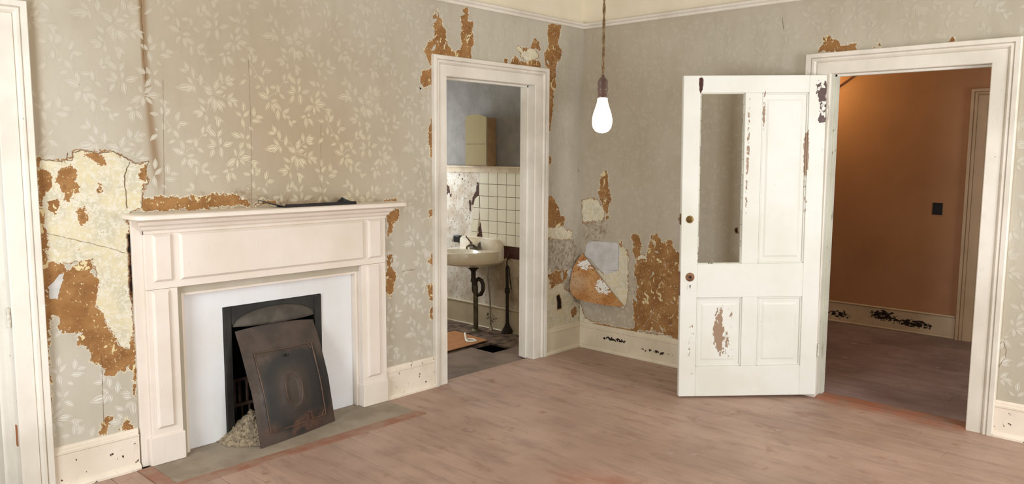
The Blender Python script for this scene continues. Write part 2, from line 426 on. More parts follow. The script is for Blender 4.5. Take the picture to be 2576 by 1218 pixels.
def flap_mat():
    t = NT('peeled paper underside', 0.8, 0.2); p = t.pos()
    n8 = t.noise(p, 8, 5); n30 = t.noise(p, 42, 6, .65); n2 = t.noise(p, 70, 4)
    c = t.mix(t.step(n8, .35, .6), s2l((202, 154, 102)), s2l((178, 122, 70)))
    c = t.mix(t.ma('MULTIPLY', t.blob(p, (-.04, -.02, .56), (.2, .16, .12)), .8), c, s2l((196, 170, 136)))
    w = t.ma('MAXIMUM', t.blob(p, (0, -.22, .52), (.1, .14, .12)), t.ma('MULTIPLY', t.blob(p, (-.02, -.05, .70), (.1, .12, .07)), .9))
    c = t.mix(t.step(t.ma('ADD', t.ma('MULTIPLY', w, .34), n30), .69, .74), c, s2l((236, 232, 224)))
    c = t.mix(t.step(n2, .63, .66), c, s2l((62, 40, 26)))
    t.col(c); t.bump(n30, .003, .6)
    return t.m
M['flap'] = flap_mat()

# ------------------------------------------------------------------ wall damage fields and the painted-dark mantel gap (wall coordinates, metres)
A_cream = [[(-3.978,1.563),(-3.916,1.568),(-3.883,1.563),(-3.833,1.568),(-3.822,1.602),(-3.787,1.613),(-3.753,1.598),(-3.709,1.601),(-3.646,1.61),(-3.619,1.595),(-3.564,1.564),(-3.546,1.549),(-3.484,1.556),(-3.491,1.493),(-3.487,1.449),(-3.523,1.425),(-3.527,1.335),(-3.591,1.309),(-3.588,1.18),(-3.596,.882),(-3.593,.617),(-3.618,.622),(-3.664,.65),(-3.748,.823),(-3.771,.904),(-3.747,1.018),(-3.77,1.088),(-3.884,1.08),(-3.978,1.089),(-3.976,1.355)],[(-.781,2.392),(-.582,2.406),(-.54,2.348),(-.626,2.302),(-.702,2.313)],[(-.417,1.035),(-.239,1.03),(-.095,.972),(-.114,.917),(-.415,.946)],[(-.418,.537),(-.34,.547),(-.23,.567),(-.188,.519),(-.083,.439),(.004,.36),(.008,.2),(-.423,.201)],[(-.421,.692),(-.362,.698),(-.359,.491),(-.422,.435)]]
A_brown = [[(-3.975,1.084),(-3.933,1.091),(-3.891,1.09),(-3.88,1.051),(-3.849,1.082),(-3.814,1.092),(-3.774,1.094),(-3.767,1.078),(-3.782,1.032),(-3.747,.989),(-3.748,.931),(-3.767,.865),(-3.726,.824),(-3.718,.769),(-3.681,.693),(-3.66,.646),(-3.618,.622),(-3.601,.69),(-3.586,.678),(-3.594,.505),(-3.632,.533),(-3.648,.51),(-3.673,.531),(-3.699,.506),(-3.736,.513),(-3.746,.556),(-3.795,.605),(-3.801,.655),(-3.852,.688),(-3.857,.758),(-3.923,.757),(-3.925,.83),(-3.978,.844)],[(-3.979,1.545),(-3.927,1.518),(-3.912,1.499),(-3.927,1.426),(-3.954,1.405),(-3.977,1.428)],[(-3.902,1.526),(-3.868,1.539),(-3.834,1.544),(-3.818,1.516),(-3.824,1.47),(-3.804,1.457),(-3.803,1.404),(-3.832,1.414),(-3.85,1.365),(-3.873,1.377),(-3.866,1.415),(-3.906,1.453)],[(-3.946,1.381),(-3.896,1.389),(-3.893,1.37),(-3.913,1.316),(-3.945,1.339)],[(-3.824,1.345),(-3.784,1.339),(-3.764,1.289),(-3.797,1.249),(-3.818,1.292)],[(-3.775,1.595),(-3.695,1.595),(-3.673,1.544),(-3.688,1.525),(-3.743,1.568)],[(-3.516,1.543),(-3.485,1.549),(-3.493,1.493),(-3.509,1.444),(-3.527,1.474)],[(-3.725,1.459),(-3.698,1.458),(-3.707,1.42),(-3.722,1.417)],[(-3.849,1.147),(-3.815,1.146),(-3.821,1.133),(-3.838,1.131)],[(-3.766,.273),(-3.74,.307),(-3.711,.288),(-3.728,.249),(-3.745,.213),(-3.777,.227)],[(-3.688,.224),(-3.674,.245),(-3.653,.281),(-3.629,.265),(-3.614,.209),(-3.666,.214)],[(-3.602,.68),(-3.585,.677),(-3.596,.35),(-3.61,.374),(-3.597,.577)],[(-3.968,1.572),(-3.958,1.208),(-3.975,.649),(-3.986,.199),(-4.006,.205),(-3.984,1.21),(-3.981,1.572)],[(-3.524,1.375),(-3.457,1.381),(-3.336,1.385),(-3.295,1.375),(-3.252,1.382),(-3.166,1.385),(-3.027,1.379),(-2.958,1.343),(-2.945,1.319),(-3.102,1.313),(-3.519,1.311)],[(-2.896,1.341),(-2.788,1.339),(-2.789,1.317),(-2.904,1.319)],[(-1.995,1.243),(-1.911,1.244),(-1.899,1.186),(-1.938,1.157),(-1.945,1.124),(-1.978,1.082),(-1.998,1.063)],[(-2.006,.96),(-1.938,.944),(-1.948,.903),(-1.971,.884),(-1.949,.851),(-1.923,.816),(-1.947,.766),(-1.951,.714),(-1.978,.678),(-2.01,.7)],[(-2.023,1.313),(-1.917,1.319),(-1.907,1.285),(-2.007,1.289)],[(-1.635,1.811),(-1.614,1.843),(-1.599,1.839),(-1.598,1.568),(-1.63,1.584),(-1.649,1.745)],[(-1.64,1.226),(-1.597,1.229),(-1.604,1.164),(-1.65,1.175)],[(-1.649,.929),(-1.599,.93),(-1.607,.848),(-1.657,.869)],[(-1.669,.712),(-1.608,.738),(-1.594,.587),(-1.641,.621)],[(-1.645,.544),(-1.595,.559),(-1.595,.459),(-1.631,.486)],[(-1.587,2.534),(-1.559,2.561),(-1.524,2.512),(-1.496,2.437),(-1.479,2.379),(-1.446,2.33),(-1.417,2.301),(-1.351,2.329),(-1.328,2.293),(-1.229,2.265),(-1.61,2.251),(-1.618,2.19),(-1.642,2.227),(-1.679,2.288),(-1.637,2.341),(-1.596,2.353),(-1.578,2.414),(-1.595,2.469)],[(-1.343,2.575),(-1.29,2.614),(-1.268,2.571),(-1.275,2.53),(-1.229,2.514),(-1.245,2.453),(-1.218,2.375),(-1.252,2.317),(-1.245,2.263),(-1.351,2.27),(-1.343,2.388)],[(-1.694,2.158),(-1.666,2.153),(-1.611,2.173),(-1.601,2.059),(-1.64,2.056),(-1.667,2.036),(-1.715,2.062)],[(-.916,2.293),(-.874,2.306),(-.882,2.259),(-.916,2.265)],[(-.853,2.27),(-.802,2.33),(-.754,2.294),(-.693,2.293),(-.581,2.324),(-.507,2.307),(-.506,2.259),(-.853,2.256)],[(-.623,2.443),(-.583,2.48),(-.528,2.468),(-.522,2.404),(-.559,2.415),(-.582,2.392),(-.627,2.408)],[(-.729,2.406),(-.649,2.4),(-.671,2.374),(-.72,2.369)],[(-.442,2.606),(-.275,2.62),(-.288,2.518),(-.316,2.485),(-.256,2.415),(-.285,2.351),(-.322,2.302),(-.34,2.193),(-.315,2.149),(-.352,2.085),(-.36,1.962),(-.391,1.797),(-.42,1.805),(-.417,2.248),(-.46,2.29),(-.471,2.364),(-.42,2.429),(-.422,2.519)],[(-.422,1.636),(-.368,1.568),(-.414,1.468)],[(-.43,1.294),(-.323,1.258),(-.251,1.127),(-.185,1.092),(-.219,1.029),(-.426,1.032)],[(-.401,.651),(-.293,.678),(-.15,.663),(-.134,.629),(-.215,.572),(-.37,.538)],[(-.101,.324),(-.038,.356),(-.015,.278),(-.078,.254)]]
A_white = [[(-3.964,.982),(-3.924,1.015),(-3.911,1.04),(-3.893,1.034),(-3.914,.976),(-3.924,.921),(-3.961,.925)],[(-.165,.649),(-.099,.685),(-.055,.62),(-.128,.595)]]
A_dark = [[(-.284,.462),(-.259,.472),(-.233,.435),(-.226,.359),(-.272,.355)],[(-3.596,1.201),(-3.585,1.2),(-3.591,.861),(-3.599,.902)]]  # hole low by the corner; gap beside the mantel, its shade painted as dark colour
A_dirt = [[(-.416,.978),(-.069,.987),(.027,.746),(.001,.513),(-.411,.659)],[(-.41,.626),(-.002,.614),(.008,.189),(-.423,.208)],[(-3.573,1.377),(-2.913,1.397),(-1.91,1.316),(-1.91,1.285),(-3.011,1.302),(-3.538,1.306)]]
B_cream = [[(.015,1.23),(-.091,1.257),(-.153,1.237),(-.222,1.159),(-.216,1.094),(-.136,1.07),(.003,1.042)],[(-.347,.904),(-.425,.869),(-.461,.808),(-.459,.439),(-.422,.376),(-.226,.639),(-.352,.685)],[(-.533,.767),(-.576,.835),(-.636,.815),(-.629,.651),(-.583,.614)],[(.033,.373),(-.011,.328),(-.029,.246),(-.154,.224),(-.526,.217),(-.953,.223),(-.954,.18),(.033,.168)],[(-.062,.704),(-.226,.639),(-.367,.699),(-.422,.376),(-.229,.54)]]
B_brown = [[(-.168,1.447),(-.207,1.48),(-.234,1.493),(-.247,1.449),(-.25,1.353),(-.291,1.259),(-.257,1.193),(-.255,1.103),(-.236,1.092),(-.193,1.222),(-.16,1.286)],[(-.358,.927),(-.396,.933),(-.394,.876),(-.371,.864)],[(-.49,.985),(-.557,.996),(-.578,.897),(-.573,.834),(-.518,.791),(-.493,.89)],[(-.667,.992),(-.717,1.005),(-.765,.938),(-.838,.968),(-.889,.887),(-1.009,.874),(-1.032,.212),(-.939,.212),(-.823,.233),(-.733,.24),(-.533,.224),(-.516,.447),(-.561,.58),(-.521,.671),(-.533,.783),(-.625,.801),(-.648,.903)],[(-1.907,2.274),(-1.9,2.31),(-1.93,2.322),(-1.933,2.364),(-1.978,2.382),(-2.004,2.357),(-2.045,2.302),(-2.106,2.313),(-2.145,2.295),(-2.147,2.258)],[(-2.247,2.276),(-2.274,2.298),(-2.303,2.274)],[(-2.667,2.273),(-2.683,2.292),(-2.702,2.272)],[(-.03,.205),(-.236,.227),(-.549,.22),(-.549,.201),(-.03,.185)]]
B_white = [[(-.034,.858),(-.05,.893),(-.119,.905),(-.26,.91),(-.362,.911),(-.379,.849),(-.368,.687),(-.235,.633),(-.136,.702),(-.027,.784)]]
B_dark = [[(-1.369,1.089),(-1.384,1.096),(-1.388,1.062),(-1.37,1.058)]]
B_dirt = [[(.017,1.081),(-.216,1.094),(-.318,.94),(-.017,.877)],[(-.495,.795),(-.931,.867),(-.953,.199),(-.511,.189)]]
cracksA = [([(-3.978,1.565),(-3.916,1.567),(-3.883,1.561),(-3.833,1.568),(-3.824,1.602),(-3.788,1.611),(-3.709,1.599),(-3.646,1.609),(-3.564,1.564),(-3.546,1.549),(-3.484,1.558)],.004),([(-3.571,1.553),(-3.589,1.524),(-3.602,1.475),(-3.599,1.417),(-3.598,1.329)],.004),([(-3.983,1.237),(-3.818,1.188),(-3.696,1.145),(-3.59,1.097)],.002),([(-3.484,1.556),(-3.499,1.493),(-3.485,1.453),(-3.519,1.424),(-3.525,1.335)],.003),([(-2.923,1.67),(-2.935,1.309)],.001),([(-2.476,1.806),(-2.486,1.302)],.001),([(-3.392,1.97),(-3.412,1.371)],.001),([(-2.925,2.11),(-2.923,1.67)],.001),([(-3.748,.626),(-3.756,.246)],.002),([(-3.853,1.572),(-3.848,1.6)],.003),([(-3.481,2.346),(-3.481,2.136),(-3.478,1.964)],.002),([(-1.877,.838),(-1.816,.837),(-1.762,.839)],.003),([(-.039,1.493),(-.022,1.47)],.006),([(-.396,.977),(-.374,.783),(-.391,.624)],.002)]
cracksB = [([(-.031,.785),(.011,.791),(.025,.847)],.003),([(-.05,.88),(-.119,.905),(-.362,.908)],.002),([(-.362,.905),(-.368,.687),(-.281,.678)],.002),([(-.456,.824),(-.458,.632)],.002),([(-3.024,.528),(-3.05,.556),(-3.065,.512),(-3.064,.465),(-3.036,.402)],.002),([(-1.65,2.524),(-1.664,2.442)],.002)]

def sdf(P, polys, margin=0.16):
    """signed distance to a union of polygons, positive inside, clipped at the margin"""
    out = np.full(len(P), -margin)
    for poly in polys:
        q = np.array(poly, float)
        lo, hi = q.min(0) - margin, q.max(0) + margin
        idx = np.where((P[:, 0] > lo[0]) & (P[:, 0] < hi[0]) & (P[:, 1] > lo[1]) & (P[:, 1] < hi[1]))[0]
        if not len(idx): continue
        p = P[idx]; dm = np.full(len(idx), 9.0); ins = np.zeros(len(idx), bool)
        for i in range(len(q)):
            a, b = q[i], q[(i + 1) % len(q)]; ab = b - a
            t = np.clip(((p - a) @ ab) / max(ab @ ab, 1e-12), 0, 1)
            dm = np.minimum(dm, np.hypot(*(p - a - t[:, None] * ab).T))
            c = (a[1] > p[:, 1]) != (b[1] > p[:, 1])
            with np.errstate(divide='ignore', invalid='ignore'):
                ins ^= c & (p[:, 0] < ab[0] * (p[:, 1] - a[1]) / (ab[1] if ab[1] else 1e-12) + a[0])
        out[idx] = np.maximum(out[idx], np.where(ins, dm, -dm))
    return out

def lines(lo, hi, step, extra):
    n = max(1, int(round((hi - lo) / step))); a = list(np.linspace(lo, hi, n + 1))
    a = [v for v in a if all(abs(v - e) > step * .45 for e in extra)] + [e for e in extra]
    return np.array(sorted(set(np.round(a, 5))))

def smooth(x, a, b):
    t = np.clip((x - a) / (b - a), 0, 1); return t * t * (3 - 2 * t)

def wall_mesh(name, al, bl, holes, fn, th, mats, fields, zsplit=None, extra=None):
    """grid wall with real openings; fn(a,b,h) -> world; fields: attribute name -> function(points)"""
    A_, B_ = np.meshgrid(al, bl, indexing='ij')
    P = np.stack([A_.ravel(), B_.ravel()], 1); nb = len(bl)
    ca, cb = (al[:-1] + al[1:]) / 2, (bl[:-1] + bl[1:]) / 2
    keep = np.ones((len(ca), len(cb)), bool)
    for h in holes:
        keep &= ~(((ca > h[0]) & (ca < h[1]))[:, None] & ((cb > h[2]) & (cb < h[3]))[None, :])
    I, J = np.where(keep); v0 = I * nb + J
    F = np.stack([v0, v0 + nb, v0 + nb + 1, v0 + 1], 1)
    mi = np.zeros(len(F), int)
    if zsplit is not None: mi[cb[J] > zsplit] = 1
    V = [np.array(fn(P[:, 0], P[:, 1], np.zeros(len(P)))).T] if False else [np.stack(np.broadcast_arrays(*fn(P[:, 0], P[:, 1], np.zeros(len(P)))), 1)]
    att = {k: f(P) for k, f in fields.items()}
    # plain back face with the same openings
    ea = sorted({al[0], al[-1]} | {h[0] for h in holes} | {h[1] for h in holes}); eb = sorted({bl[0], bl[-1]} | {h[2] for h in holes if h[2] > bl[0]} | {h[3] for h in holes})
    off = len(P); bv = []; bf = []
    for i in range(len(ea) - 1):
        for j in range(len(eb) - 1):
            ma, mb = (ea[i] + ea[i + 1]) / 2, (eb[j] + eb[j + 1]) / 2
            if any(h[0] < ma < h[1] and h[2] < mb < h[3] for h in holes): continue
            k = off + len(bv)
            bv += [fn(a, b, -th) for a, b in ((ea[i], eb[j]), (ea[i], eb[j + 1]), (ea[i + 1], eb[j + 1]), (ea[i + 1], eb[j]))]
            bf.append((k, k + 1, k + 2, k + 3))
    # ends and opening reveals
    rim = [(al[0], al[-1], bl[0], bl[-1])] + [tuple(h) for h in holes]
    for r in rim:
        c = [(r[0], max(r[2], bl[0])), (r[1], max(r[2], bl[0])), (r[1], r[3]), (r[0], r[3])]
        for i in range(1 if r[2] <= bl[0] else 0, 4):
            a, b = c[i], c[(i + 1) % 4]; k = off + len(bv)
            bv += [fn(a[0], a[1], 0.0), fn(b[0], b[1], 0.0), fn(b[0], b[1], -th), fn(a[0], a[1], -th)]
            bf.append((k, k + 1, k + 2, k + 3))
    V.append(np.array(bv, float)); F = np.concatenate([F, np.array(bf)]); mi = np.concatenate([mi, np.ones(len(bf), int)])
    for k in att: att[k] = np.concatenate([att[k], np.full(len(bv), -.16 if k.startswith('d_') else 0.0)])
    V = np.concatenate(V)
    polys = [F]; loops = F.ravel(); starts = np.arange(len(F)) * 4; tot = np.full(len(F), 4)
    if extra:                       # printed leaves, paper seams and cracks: thin sheets on the same surface
        for (ev, ef, em, ea_) in extra:
            o = len(V); V = np.concatenate([V, ev])
            for k in set(att) | set(ea_):
                cur = att.get(k, np.zeros(o)); att[k] = np.concatenate([cur, ea_.get(k, np.zeros(len(ev)))])
            fl = np.array([len(f) for f in ef]); lp = np.concatenate([np.array(f) for f in ef]) + o
            starts = np.concatenate([starts, len(loops) + np.concatenate([[0], np.cumsum(fl)[:-1]])]); tot = np.concatenate([tot, fl])
            loops = np.concatenate([loops, lp]); mi = np.concatenate([mi, np.full(len(ef), em)])
    me = bpy.data.meshes.new(name)
    me.vertices.add(len(V)); me.vertices.foreach_set('co', V.astype(np.float32).ravel())
    me.loops.add(len(loops)); me.loops.foreach_set('vertex_index', loops.astype(np.int32))
    me.polygons.add(len(starts)); me.polygons.foreach_set('loop_start', starts.astype(np.int32)); me.polygons.foreach_set('loop_total', tot.astype(np.int32))
    for m in mats: me.materials.append(m)
    me.polygons.foreach_set('material_index', mi.astype(np.int32))
    for k, v in att.items():
        a = me.attributes.new(k, 'FLOAT', 'POINT'); a.data.foreach_set('value', v.astype(np.float32))
    me.update(calc_edges=True); me.validate()
    o = bpy.data.objects.new(name, me); COL.objects.link(o)
    return o

# ---- printed leaf sprigs, read off the paper: (base x, base y, tip x, tip y), y down, 0.85 mm units
SPRIG1 = [(-150,-125,-175,-185),(-155,-125,-215,-130),(-125,-80,-132,-155),(-85,-35,-78,-118),(-130,-40,-172,-90),(-140,-35,-240,-15),(-135,-35,-175,15),(-130,-40,-118,15),
 (-5,-10,-75,-35),(-2,-15,35,-90),(5,0,70,-8),(-5,10,-62,-10),(-10,30,-50,80),(-5,30,0,135),(5,50,55,130),(20,50,80,95),(-50,75,-108,40),
 (55,-65,48,-140),(75,-70,115,-130),(80,-75,150,-100),(80,-65,140,-60),(45,-40,90,-25),(55,30,80,5),(85,40,135,-8),(95,45,165,50),(90,50,115,100),(130,50,157,95),
 (-60,130,-95,85),(-70,135,-145,135),(-68,142,-120,170),(-55,145,-48,200),(-5,155,60,192),(-60,260,-25,205)]
SPRIG2 = [(-165,-260,-218,-270),(-145,-260,-148,-320),(-130,-255,-85,-310),(-60,-225,-35,-290),(-50,-215,15,-215),(-45,-210,-55,-170),(-120,-155,-92,-180),(-175,-140,-222,-100),(-175,-160,-190,-180),(-140,-165,-140,-225),
 (-85,-170,-45,-120),(-70,-105,-120,-85),(-25,-40,-32,-115),(-15,-20,-95,-55),(-10,-100,50,-105),(40,-60,30,-45),(55,-60,50,-130),(60,-60,105,-25),(95,-145,112,-205),(95,-140,135,-150),
 (-10,0,-48,65),(-5,-5,52,-15),(0,10,25,80),(10,10,80,50),(80,70,140,35),(50,50,47,130),(85,70,105,120),(100,95,145,105),(130,120,155,170),(145,135,190,125)]
SPRIG3 = [(-95,-140,-97,-215),(-110,-85,-170,-140),(-100,-80,-65,-135),(-85,-30,-77,-85),(-110,-25,-155,-75),(-115,-20,-180,-25),(-125,-5,-160,55),(-80,-20,-75,65),(-70,-25,5,-50),
 (55,-80,-15,-110),(75,-70,50,-120),(90,-70,120,-105),(75,-50,35,5),(90,-45,140,0),(20,45,5,-10),(35,45,85,0),(45,55,130,50),(15,60,-55,110),(27,65,25,130),(40,65,80,110),
 (115,80,180,95),(145,120,180,165),(135,80,155,140),(-35,135,-80,150),(-25,140,5,120),(-35,145,-40,230),(-20,150,20,210),
 (65,-220,20,-250),(73,-220,120,-265),(67,-210,80,-140),(75,-255,80,-325),(150,-220,155,-295),(160,-225,220,-220),(130,-195,205,-190),(110,-155,145,-130)]
STEMS1 = [((0,0),(-45,-60),(-130,-80)),((0,0),(40,-50),(80,-75)),((0,10),(60,30),(100,48)),((-10,20),(-55,130),(-50,190),(-35,250))]
STEMS2 = [((-5,0),(-30,-70),(-90,-170),(-140,-255)),((0,10),(60,50),(140,125)),((-20,-30),(40,-70),(95,-145))]
STEMS3 = [((-90,-20),(-95,-120)),((80,-60),(30,50)),((30,55),(130,85)),((-30,140),(20,60)),((70,-215),(80,-130))]
PROF = [(0, .12), (.2, .72), (.42, 1.0), (.65, .8), (.85, .36), (1, .03)]
def leaves(fn, anchor, rng, allowed, strength, stain_tone, seed, umul=1, h=0.0006):
    r = random.Random(seed); V = []; F = []; rim = []; stg = []; U = .00085
    H = []
    def add_leaf(bx, by, tx, ty, st):
        k = len(V); hh = h + (k // 30 * 7 % 60) * .00001; H.extend([hh] * 30); dx, dy = tx - bx, ty - by; L = math.hypot(dx, dy); nx, ny = -dy / L, dx / L; w = L * r.uniform(.165, .215) + .001; bend = r.uniform(-.07, .07) * L
        for t, q in PROF:
            cx, cy = bx + dx * t + nx * bend * math.sin(PI * t), by + dy * t + ny * bend * math.sin(PI * t)
            for sgn, e in ((-1, 1), (-.55, .3), (0, .95 if .08 < t < .75 else .3), (.55, .3), (1, 1)):
                V.append((cx + nx * w * q * sgn, cy + ny * w * q * sgn)); rim.append(e); stg.append(st)
        for i in range(len(PROF) - 1):
            for j in range(4):
                a = k + i * 5 + j; F.append((a, a + 1, a + 6, a + 5))
    def add_stem(pts, st):
        k = len(V); H.extend([h - .0002] * (2 * len(pts)))
        for i, p in enumerate(pts):
            q0 = pts[max(0, i - 1)]; q1 = pts[min(len(pts) - 1, i + 1)]
            dx, dy = q1[0] - q0[0], q1[1] - q0[1]; L = math.hypot(dx, dy) or 1; w = .0014
            for sg in (-1, 1): V.append((p[0] - dy / L * w * sg, p[1] + dx / L * w * sg)); rim.append(.8); stg.append(st * .6)
        for i in range(len(pts) - 1): a = k + i * 2; F.append((a, a + 1, a + 3, a + 2))
    for i in range(-12, 13):
        for j in range(-12, 13):
            ax = anchor[0] + (i + j) * .485; az = anchor[1] + (i - j) * .308
            if not (rng[0] - .5 < ax < rng[1] + .5 and rng[2] - .5 < az < rng[3] + .5): continue
            for sp, stems, ox, oz in ((SPRIG1, STEMS1, 0, 0), (SPRIG2, STEMS2, -.153, .275), (SPRIG3, STEMS3, -.387, .008)):
                for (bx, by, tx, ty) in sp:
                    B0 = (ax + ox + bx * U, az + oz - by * U * .95); T0 = (ax + ox + tx * U, az + oz - ty * U * .95)
                    m = ((B0[0] + T0[0]) / 2, (B0[1] + T0[1]) / 2)
                    if not (allowed(*B0, r) and allowed(*T0, r) and allowed(*m, r)): continue
                    add_leaf(*B0, *T0, strength(*m) * r.uniform(.8, 1.1))
                for s_ in stems:
                    pts = [(ax + ox + x * U, az + oz - y * U * .95) for x, y in s_]
                    if all(allowed(*p, r) for p in pts): add_stem(pts, strength(*pts[0]))
    P = np.array(V); W = np.stack(np.broadcast_arrays(*fn(P[:, 0] * umul, P[:, 1], np.array(H))), 1)
    return (W, F, 2, {'rim': np.array(rim), 'strength': np.clip(np.array(stg), 0, 1), 'stain_tone': stain_tone(np.stack([P[:, 0] * umul, P[:, 1]], 1))})
def ribbons(fn, data, seed, h=0.0014):
    r = random.Random(seed); V = []; F = []
    for pts, w in data:
        P = []
        for i in range(len(pts) - 1):
            n = max(1, int(math.hypot(pts[i + 1][0] - pts[i][0], pts[i + 1][1] - pts[i][1]) / .012))
            P += [(pts[i][0] + (pts[i + 1][0] - pts[i][0]) * k / n, pts[i][1] + (pts[i + 1][1] - pts[i][1]) * k / n) for k in range(n)]
        P.append(pts[-1]); jit = .0035 if w > .0019 and len(pts) > 2 else .0006
        P = [(a + r.uniform(-jit, jit), b + r.uniform(-jit, jit)) for a, b in P]; k = len(V)
        for i, p in enumerate(P):
            a, b = P[max(0, i - 1)], P[min(len(P) - 1, i + 1)]; dx, dy = b[0] - a[0], b[1] - a[1]; L = math.hypot(dx, dy) or 1; q = w * r.uniform(.25, .65)
            V += [fn(p[0] - dy / L * q, p[1] + dx / L * q, h), fn(p[0] + dy / L * q, p[1] - dx / L * q, h)]
        F += [(k + 2 * i, k + 2 * i + 1, k + 2 * i + 3, k + 2 * i + 2) for i in range(len(P) - 1)]
    return (np.array(V, float), F, 3, {})

# ------------------------------------------------------------------ walls
CEIL = 3.05
LD0, LD1 = -5.02, -4.12           # left doorway
AD0, AD1 = -1.4945, -0.5897       # bathroom doorway
BD0, BD1 = -2.895, -2.0           # hall doorway (y)
DH = 2.13
JT = .021
SX0, SX1, SZ = -3.345, -2.225, 0.875   # chimney opening for the white surround
def stainA(P):
    x, z = P[:, 0], P[:, 1]
    return np.clip(.75 * np.exp(-(((x + 2.55) / .75) ** 2 + ((z - 1.62) / .5) ** 2)) + .35 * np.exp(-(((x + 2.9) / .9) ** 2 + ((z - 2.3) / .5) ** 2)) + .5 * np.exp(-(((x + 2.75) / .7) ** 2 + ((z - 1.30) / .07) ** 2)) + .5 * np.exp(-((x + 3.965) / .03) ** 2) * (z > 1.3), 0, .85)
def streakA(P):
    x, z = P[:, 0], P[:, 1]
    ctr = np.interp(z, [1.3, 1.45, 1.75, 1.95, 2.35, 2.7], [-3.43, -3.437, -3.462, -3.472, -3.475, -3.49]); w = np.interp(z, [1.3, 1.75, 1.95, 2.35], [.028, .025, .014, .02])
    return np.clip(.75 * np.exp(-((x - ctr) / w) ** 2 * 1.2) * smooth(z, 1.35, 1.55) + .8 * np.exp(-((x - ctr + w * .8) / .004) ** 2) * smooth(z, 1.9, 2.0), 0, .9)
alA = np.array(sorted(set(list(lines(-4.0, XB, .008, [AD0 - JT, AD1 + JT, SX0, SX1])) + [-6.15, LD0 - JT, LD1 + JT])))
blA = np.array(sorted(set([0.0] + list(lines(.19, 2.63, .008, [SZ, DH + JT])) + [2.8, CEIL])))
def allowA(x, z, r):
    if z > 2.60 or z < .22 or x < -3.99 or x > -.005: return False
    if -3.61 < x < -2.03 and z < 1.29: return False
    if AD0 - .12 < x < AD1 + .14 and z < 2.27: return False
    p = np.array([[x, z]]); 
    if sdf(p, A_cream, .05)[0] > .0 or sdf(p, A_white, .05)[0] > 0: return False
    if sdf(p, A_brown, .05)[0] > .0: return r.random() < .35
    return True
def strA(x, z):
    g = math.exp(-(((x + 2.75) / .85) ** 2 + ((z - 1.62) / .42) ** 2))
    l = .75 * math.exp(-(((x + 3.8) / .35) ** 2 + ((z - .45) / .35) ** 2))
    m = .62 * math.exp(-(((x + 1.85) / .3) ** 2 + ((z - .7) / .6) ** 2))
    return min(1, .30 + .75 * g + l + m) * (0.55 if x > -1.5 else 1)
wl = wall_mesh('wall_left', alA, blA, [(LD0 - JT, LD1 + JT, -1, DH + JT), (AD0 - JT, AD1 + JT, -1, DH + JT), (SX0, SX1, -1, SZ)], FA, .13,
    [M['paper'], M['frieze'], M['leaf'], M['crack']],
    {'d_brown': lambda P: sdf(P, A_brown), 'd_cream': lambda P: sdf(P, A_cream), 'd_white': lambda P: sdf(P, A_white), 'd_dark': lambda P: sdf(P, A_dark), 'd_dirt': lambda P: sdf(P, A_dirt), 'stain_tone': stainA, 'streak': streakA},
    zsplit=2.625, extra=[leaves(FA, (-2.643, 1.615), (-4, 0, .2, 2.6), allowA, strA, stainA, 3), ribbons(FA, cracksA, 5)])
struct(wl, 'long wallpapered wall behind the fireplace, torn to brown backing and cream plaster', 'wall')

alB = np.array(sorted(set([-5.75] + list(lines(-3.5, YA, .008, [BD0 - JT, BD1 + JT])))))
blB = np.array(sorted(set([0.0] + list(lines(.19, 2.63, .008, [DH + JT])) + [2.8, CEIL])))
def toneB(P): return np.clip(.14 + .22 * np.exp(-((P[:, 0] + .2) / .8) ** 2) - .25 * smooth(-P[:, 0], 2.6, 3.0), 0, 1)  # tan tone mixed into the paper, strongest near the corner, none past the doorway
def allowB(s, z, r):
    y = -s
    if z > 2.60 or z < .22 or y > .0 or y < -3.5: return False
    if BD0 - .14 < y < BD1 + .17 and z < 2.27: return False
    p = np.array([[y, z]])
    if sdf(p, B_cream, .05)[0] > 0 or sdf(p, B_white, .05)[0] > 0: return False
    if sdf(p, B_brown, .05)[0] > 0: return r.random() < .5
    return True
def strB(s, z): return .19 + .36 * math.exp(-((z - .35) / .3) ** 2) + (.28 if s > 2.9 else 0)
wr = wall_mesh('wall_right', alB, blB, [(BD0 - JT, BD1 + JT, -1, DH + JT)], FB, .13, [M['paper'], M['frieze'], M['leaf'], M['crack']],
    {'d_brown': lambda P: sdf(P, B_brown), 'd_cream': lambda P: sdf(P, B_cream), 'd_white': lambda P: sdf(P, B_white), 'd_dark': lambda P: sdf(P, B_dark), 'd_dirt': lambda P: sdf(P, B_dirt), 'stain_tone': toneB},
    zsplit=2.625, extra=[leaves(FB, (.55, 1.30), (0, 3.5, .2, 2.6), allowB, strB, toneB, 11, umul=-1), ribbons(FB, cracksB, 6)])
struct(wr, 'wallpapered wall behind the open door, badly torn low down near the corner', 'wall')

def plain(name, label, cat, boxes, mat):
    m = MB()
    for b in boxes: m.box(*b)
    return struct(m.build(name, mat), label, cat)
